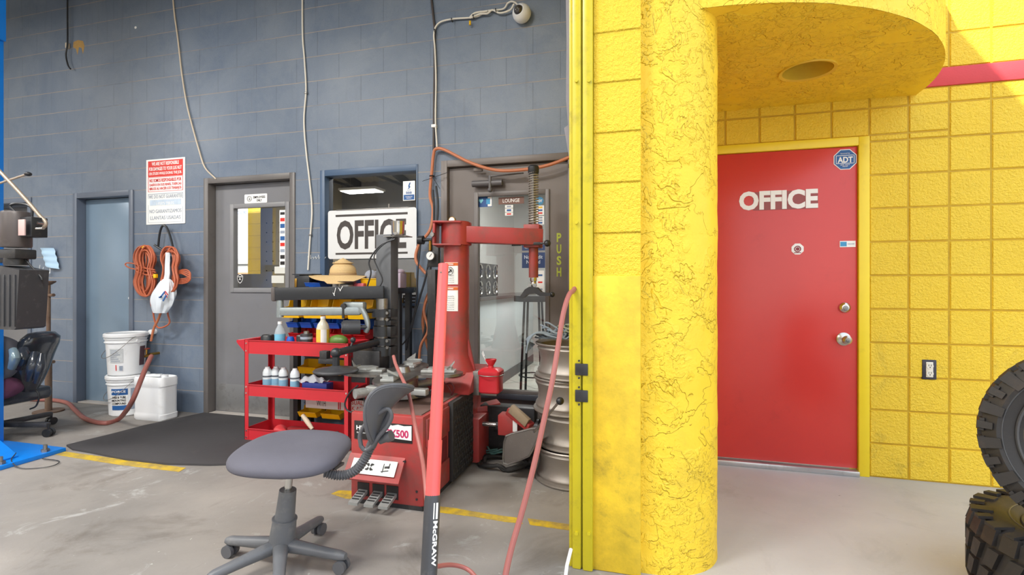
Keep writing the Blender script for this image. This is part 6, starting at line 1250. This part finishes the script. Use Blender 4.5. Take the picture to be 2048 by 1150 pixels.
# ------------------------------------------------------------------ two post lift at the left edge
lf = thing('vehicle_lift', 'blue steel vehicle lift column and base plate at the left edge', 'vehicle lift', (-4.15, 2.35, 0))
ex_ = at(9, 500, 2.50); b = MB(); b.box(ex_.x-.30, ex_.x, 2.16, 2.50, .02, 4.2, .01); col_ = emit('column', b, LIFTBLUE, lf)
b = MB(); q = at(12, 60, 2.50); b.box(ex_.x-.02, q.x+.004, 2.15, 2.5, at(10, 84, 2.5).z, 4.2, .004); emit('column_collar', b, LIFTBLUE, col_)
g1, g2 = gr(66, 925), gr(0, 945)
b = MB(); b.box(ex_.x-.35, g1.x-.03, 2.10, 2.52, 0, .028, .004); emit('base_plate', b, LIFTBLUE, lf)
b = MB(); b.poly([(ex_.x, 2.28, .03), (g1.x-.12, 2.28, .03), (ex_.x, 2.28, .27)], (0, .014, 0)); b.poly([(ex_.x, 2.12, .03), (g1.x-.12, 2.12, .03), (ex_.x, 2.12, .27)], (0, .014, 0)); b.poly([(ex_.x+.0, 2.12, .27), (g1.x-.12, 2.12, .03), (g1.x-.12, 2.30, .03), (ex_.x, 2.30, .27)], (0, 0, .008)); emit('gusset', b, LIFTBLUE, lf)
for yy_ in (2.18, 2.42): b = MB(); b.cyl((g1.x-.07, yy_, .028), (g1.x-.07, yy_, .075), .012, n=10); b.cyl((g1.x-.07, yy_, .028), (g1.x-.07, yy_, .045), .024, n=6); emit('anchor_bolt', b, STEEL, lf)
b = MB(); c = gr(75, 935); b.tube([(c.x-.28, c.y+.05, .05), (c.x-.2, c.y-.02, .03), (c.x-.05, c.y-.05, .008), (c.x+.08, c.y+.02, .008), (c.x+.03, c.y+.10, .008), (c.x-.12, c.y+.10, .01)], .003, 6, 6); solo('thin_wire', b, DSTEEL, 'thin wire looped on the floor by the blue lift base', 'wire')
# hydraulic power unit
pu = thing('lift_power_unit', 'dark electric motor and ribbed oil tank on the lift column', 'power unit', atz(40, 600, 3.15)); ZP = 3.2
def zx(px, py, Z=ZP): return atz(px, py, Z)
BRN = M('motor_brown', (78, 72, 72), .4, .1, var=.15, dirt=.2, dcol=(120, 112, 106))
a, c = zx(32, 495), zx(32, 424); b = MB(); b.lathe([(.001, 0), (.074, 0), (.078, .01), (.078, c.z-a.z-.02), (.070, c.z-a.z), (.001, c.z-a.z)], a, n=36); mt = emit('motor', b, BRN, pu)
p = zx(44, 455, ZP-.078); b = MB(); b.box(p.x-.028, p.x+.028, p.y-.004, p.y+.004, p.z-.05, p.z+.05, .001); emit('rating_label', b, M('faded_label', (196, 168, 166), .5), mt)
p0, p1 = zx(54, 455), zx(88, 455); b = MB(); b.box(p0.x, p1.x, p0.y-.04, p0.y+.05, zx(70, 475).z, zx(70, 436).z, .004); sb = emit('switch_box', b, BLACK, pu)
b = MB(); p = zx(75, 446, ZP-.06); b.cyl(p, p+Vector((0, .03, 0)), .009); p = zx(80, 457, ZP-.08); b.cyl(p-Vector((.03, 0, 0)), p+Vector((.03, 0, 0)), .008); emit('switch', b, CHROME, sb)
b = MB(); a, c = zx(32, 512), zx(32, 499); b.box(a.x-.08, a.x+.09, a.y-.06, a.y+.06, a.z-.02, c.z, .008); b.cyl(zx(32, 530), zx(32, 512), .06, n=24); emit('valve_block', b, DSTEEL, pu)
b = MB(); z0_, z1_ = zx(45, 657).z, zx(45, 531).z; x0, x1 = zx(10, 600).x, zx(80, 600).x; yy_ = zx(45, 600).y
b.poly([(x0, yy_-.08, z1_), (x1, yy_-.08, z1_-.03), (x1-.03, yy_-.08, z0_+.01), (x1-.05, yy_-.08, z0_), (x0+.01, yy_-.08, z0_), (x0, yy_-.08, z0_+.02)], (0, .16, 0))
tk = emit('oil_tank', b, BPLAS, pu)
for k in range(4): x = x0+.035+k*.048; b = MB(); b.box(x, x+.008, yy_-.088, yy_-.078, z0_+.02, z1_-.06, .003); emit('rib', b, BPLAS, tk)
b = MB(); b.tube([zx(-10, 332), zx(0, 343), zx(30, 375), zx(60, 408), zx(80, 432), zx(90, 442), zx(91, 450), zx(84, 457), zx(74, 458)], .011, 12, 5); emit('release_lever', b, M('lever_beige', (170, 156, 142), .4, .5), pu)
b = MB(); b.tube([zx(-5, 368), zx(25, 358), zx(52, 349)], .007, 10); emit('thin_lever', b, M('lever_beige', (170, 156, 142), .4, .5), pu); b = MB(); b.ell(zx(56, 348), (.02, .02, .014)); emit('lever_knob', b, BLACK, pu)
b = MB(); b.tube([zx(30, 424), zx(20, 412), zx(36, 407), zx(62, 414), zx(64, 436)], .008, 8, 5); b.tube([zx(48, 515), zx(60, 530), zx(80, 552), zx(84, 560)], .006, 8, 4); emit('wiring', b, BLACK, pu)
b = MB(); b.box(ex_.x-.1, zx(20, 500).x, yy_-.03, yy_+.03, zx(20, 525).z, zx(20, 500).z, .004); emit('mount_plate', b, DSTEEL, pu)
# pole stand
p = at(97, 600, 3.25); ps = thing('pole_stand', 'rusty jack pole stand against the blue wall behind the leather chair', 'pole stand', (p.x, 3.25, 0)); RST = M('rusty_steel', (126, 104, 88), .6, .4, var=.2, vs=20, dirt=.4, dcol=(90, 64, 50))
zt_ = at(97, 563, 3.25).z; b = MB(); b.cyl((p.x, 3.25, 0), (p.x, 3.25, zt_), .016, n=16); b.cyl((p.x, 3.25, 0), (p.x, 3.25, .55), .026, n=16); emit('pole', b, RST, ps)
b = MB(); b.lathe([(.02, -.03), (.05, -.008), (.055, .0), (.05, .006), (.001, .002)], (p.x, 3.25, zt_), n=28); emit('saddle', b, RST, ps)
for py in (590, 723): b = MB(); zz = at(97, py, 3.25).z; b.box(p.x-.05, p.x+.055, 3.235, 3.265, zz-.014, zz+.012, .006); b.cyl((p.x+.05, 3.25, zz), (p.x+.065, 3.25, zz), .014); emit('cross_handle', b, RST, ps)
b = MB(); b.cyl((p.x, 3.25, 0), (p.x, 3.25, .012), .11, n=28); emit('foot', b, RST, ps)
# leather chair behind the column
ZC = 3.75; cg = gr(40, 868); lc_ = thing('leather_chair', 'worn black leather office chair behind the lift column', 'chair', (cg.x, cg.y, 0))
LEA = M('black_leather', (48, 54, 64), .22, var=.25, vs=14, dirt=.2, dcol=(96, 100, 106), ds=30, coat=.3)
def zc(px, py, dz=0): return atz(px, py, ZC+dz)
b = MB(); R_ = []
for (px0, px1, py, dep, sh_) in ((50, 72, 788, .10, 0), (34, 80, 770, .18, 0), (38, 88, 745, .22, .0), (50, 96, 715, .24, .02), (60, 106, 692, .24, .03), (66, 110, 678, .22, .03), (74, 104, 668, .15, .03), (84, 94, 666, .05, .03)):
    px0 -= 36; px1 -= 36; dep *= .65; c = zc((px0+px1)/2, py); w_ = (zc(px1, py)-zc(px0, py)).length/2; fwv = Vector((-ST, CT, 0)); rg_ = Vector((CT, ST, 0)); n_ = 24
    R_.append([b.v(c+fwv*(.12+dep*math.sin(2*math.pi*k/n_))+rg_*(w_*math.cos(2*math.pi*k/n_)*(1+.06*math.sin(6*math.pi*k/n_)))) for k in range(n_)])
b.rings(R_); bk2 = emit('backrest', b, LEA, lc_, 60)
for (px0, py0, px1, py1, r) in ((48, 698, 38, 735, .05), (70, 705, 58, 760, .04), (84, 708, 72, 765, .03)):
    b = MB(); b.tube([zc(px0, py0, -.05), zc((px0+px1)/2+2, (py0+py1)/2, -.09), zc(px1, py1, -.06)], [r*.6, r, r*.6], 14, 5); emit('padding_roll', b, LEA, bk2)
b = MB(); b.tube([zc(26, 700, -.15), zc(30, 715, -.18), zc(24, 735, -.15)], [.025, .032, .025], 12, 4); emit('armrest', b, M('armrest_silver', (120, 140, 150), .25, .3), lc_)
b = MB(); c = zc(-42, 797); b.cb((c.x, c.y+.1, c.z), (.50, .46, .10), .03); emit('seat', b, LEA, lc_)
b = MB(); T_ = gr(97, 873); c = Vector((T_.x-.34, T_.y-.12-.1, 0)); b.cyl((c.x, c.y+.1, .08), (c.x, c.y+.1, .40), .03); emit('gas_lift', b, BLACK, lc_)
hb_ = Vector((c.x, c.y+.1, .10))
for k in range(5):
    a = math.radians(20+72*k); e = hb_+Vector((math.cos(a), math.sin(a), 0))*.36+Vector((0, 0, -.012)); b = MB(); b.bar(hb_, e, .045, .035, .008); lg = emit('leg', b, BPLAS, lc_)
    b = MB(); s_ = Vector((-math.sin(a), math.cos(a), 0)); cw = Vector((e.x, e.y, .03))
    for q in (-1, 1): b.cyl(cw+s_*q*.006, cw+s_*q*.026, .03, n=20)
    b.cyl(cw, cw+Vector((0, 0, .06)), .008); emit('caster', b, BLACK, lg)
b = MB(); b.tube([zc(60, 782), zc(74, 782), zc(78, 795), zc(72, 812), zc(60, 818)], .006, 8, 5); emit('lever', b, BLACK, lc_)
# cloth bundled on the seat
def cloth(name, px0, px1, py0, py1, mat, label, sd, dz=-.10):
    c = atz((px0+px1)/2, (py0+py1)/2, ZC+dz); w_ = (px1-px0)*ZC/2000; h_ = (py1-py0)*ZC/2000; b = MB()
    def f(u, v):
        a = u*2*math.pi; ph = math.pi*v; r = 1+.10*mn.noise(Vector((math.cos(a)*2, math.sin(a)*2, v*5+sd)))+.06*math.sin(a*6+v*8)*math.sin(ph); return (c.x+w_*math.sin(ph)**.6*math.cos(a)*r, c.y+.16*math.sin(ph)*math.sin(a)*r, c.z-h_*math.cos(ph))
    b.grid(f, 40, 24); solo(name, b, mat, label, 'clothing')
cloth('grey_garment', -44, 20, 672, 764, M('grey_cloth', (96, 98, 108), .9, var=.12, bmp=.4, bs=50), 'dark grey garment heaped over the leather chair seat', 1)
cloth('maroon_garment', -44, 24, 755, 800, M('maroon_cloth', (92, 50, 76), .9, var=.12, bmp=.4, bs=50), 'maroon cloth folded under the grey garment on the chair', 4)
# stain and marks on the blue wall
b = MB(); P = [at(x, y, D-.0005) for x, y in ((147, 84), (156, 80), (166, 82), (169, 92), (166, 108), (163, 96), (158, 94), (155, 110), (152, 98), (146, 94))]; b.poly(P, (0, .0006, 0)); solo('foam_stain', b, M('ochre_stain', (176, 140, 80), .8, var=.3, vs=60), 'ochre drip stain high at the left of the blue wall', 'stain')
b = MB(); p = at(271, 55, D-.002); b.ell(p, (.014, .003, .012)); solo('white_spot', b, WHITE2, 'white plaster spot high on the blue wall', 'spot')
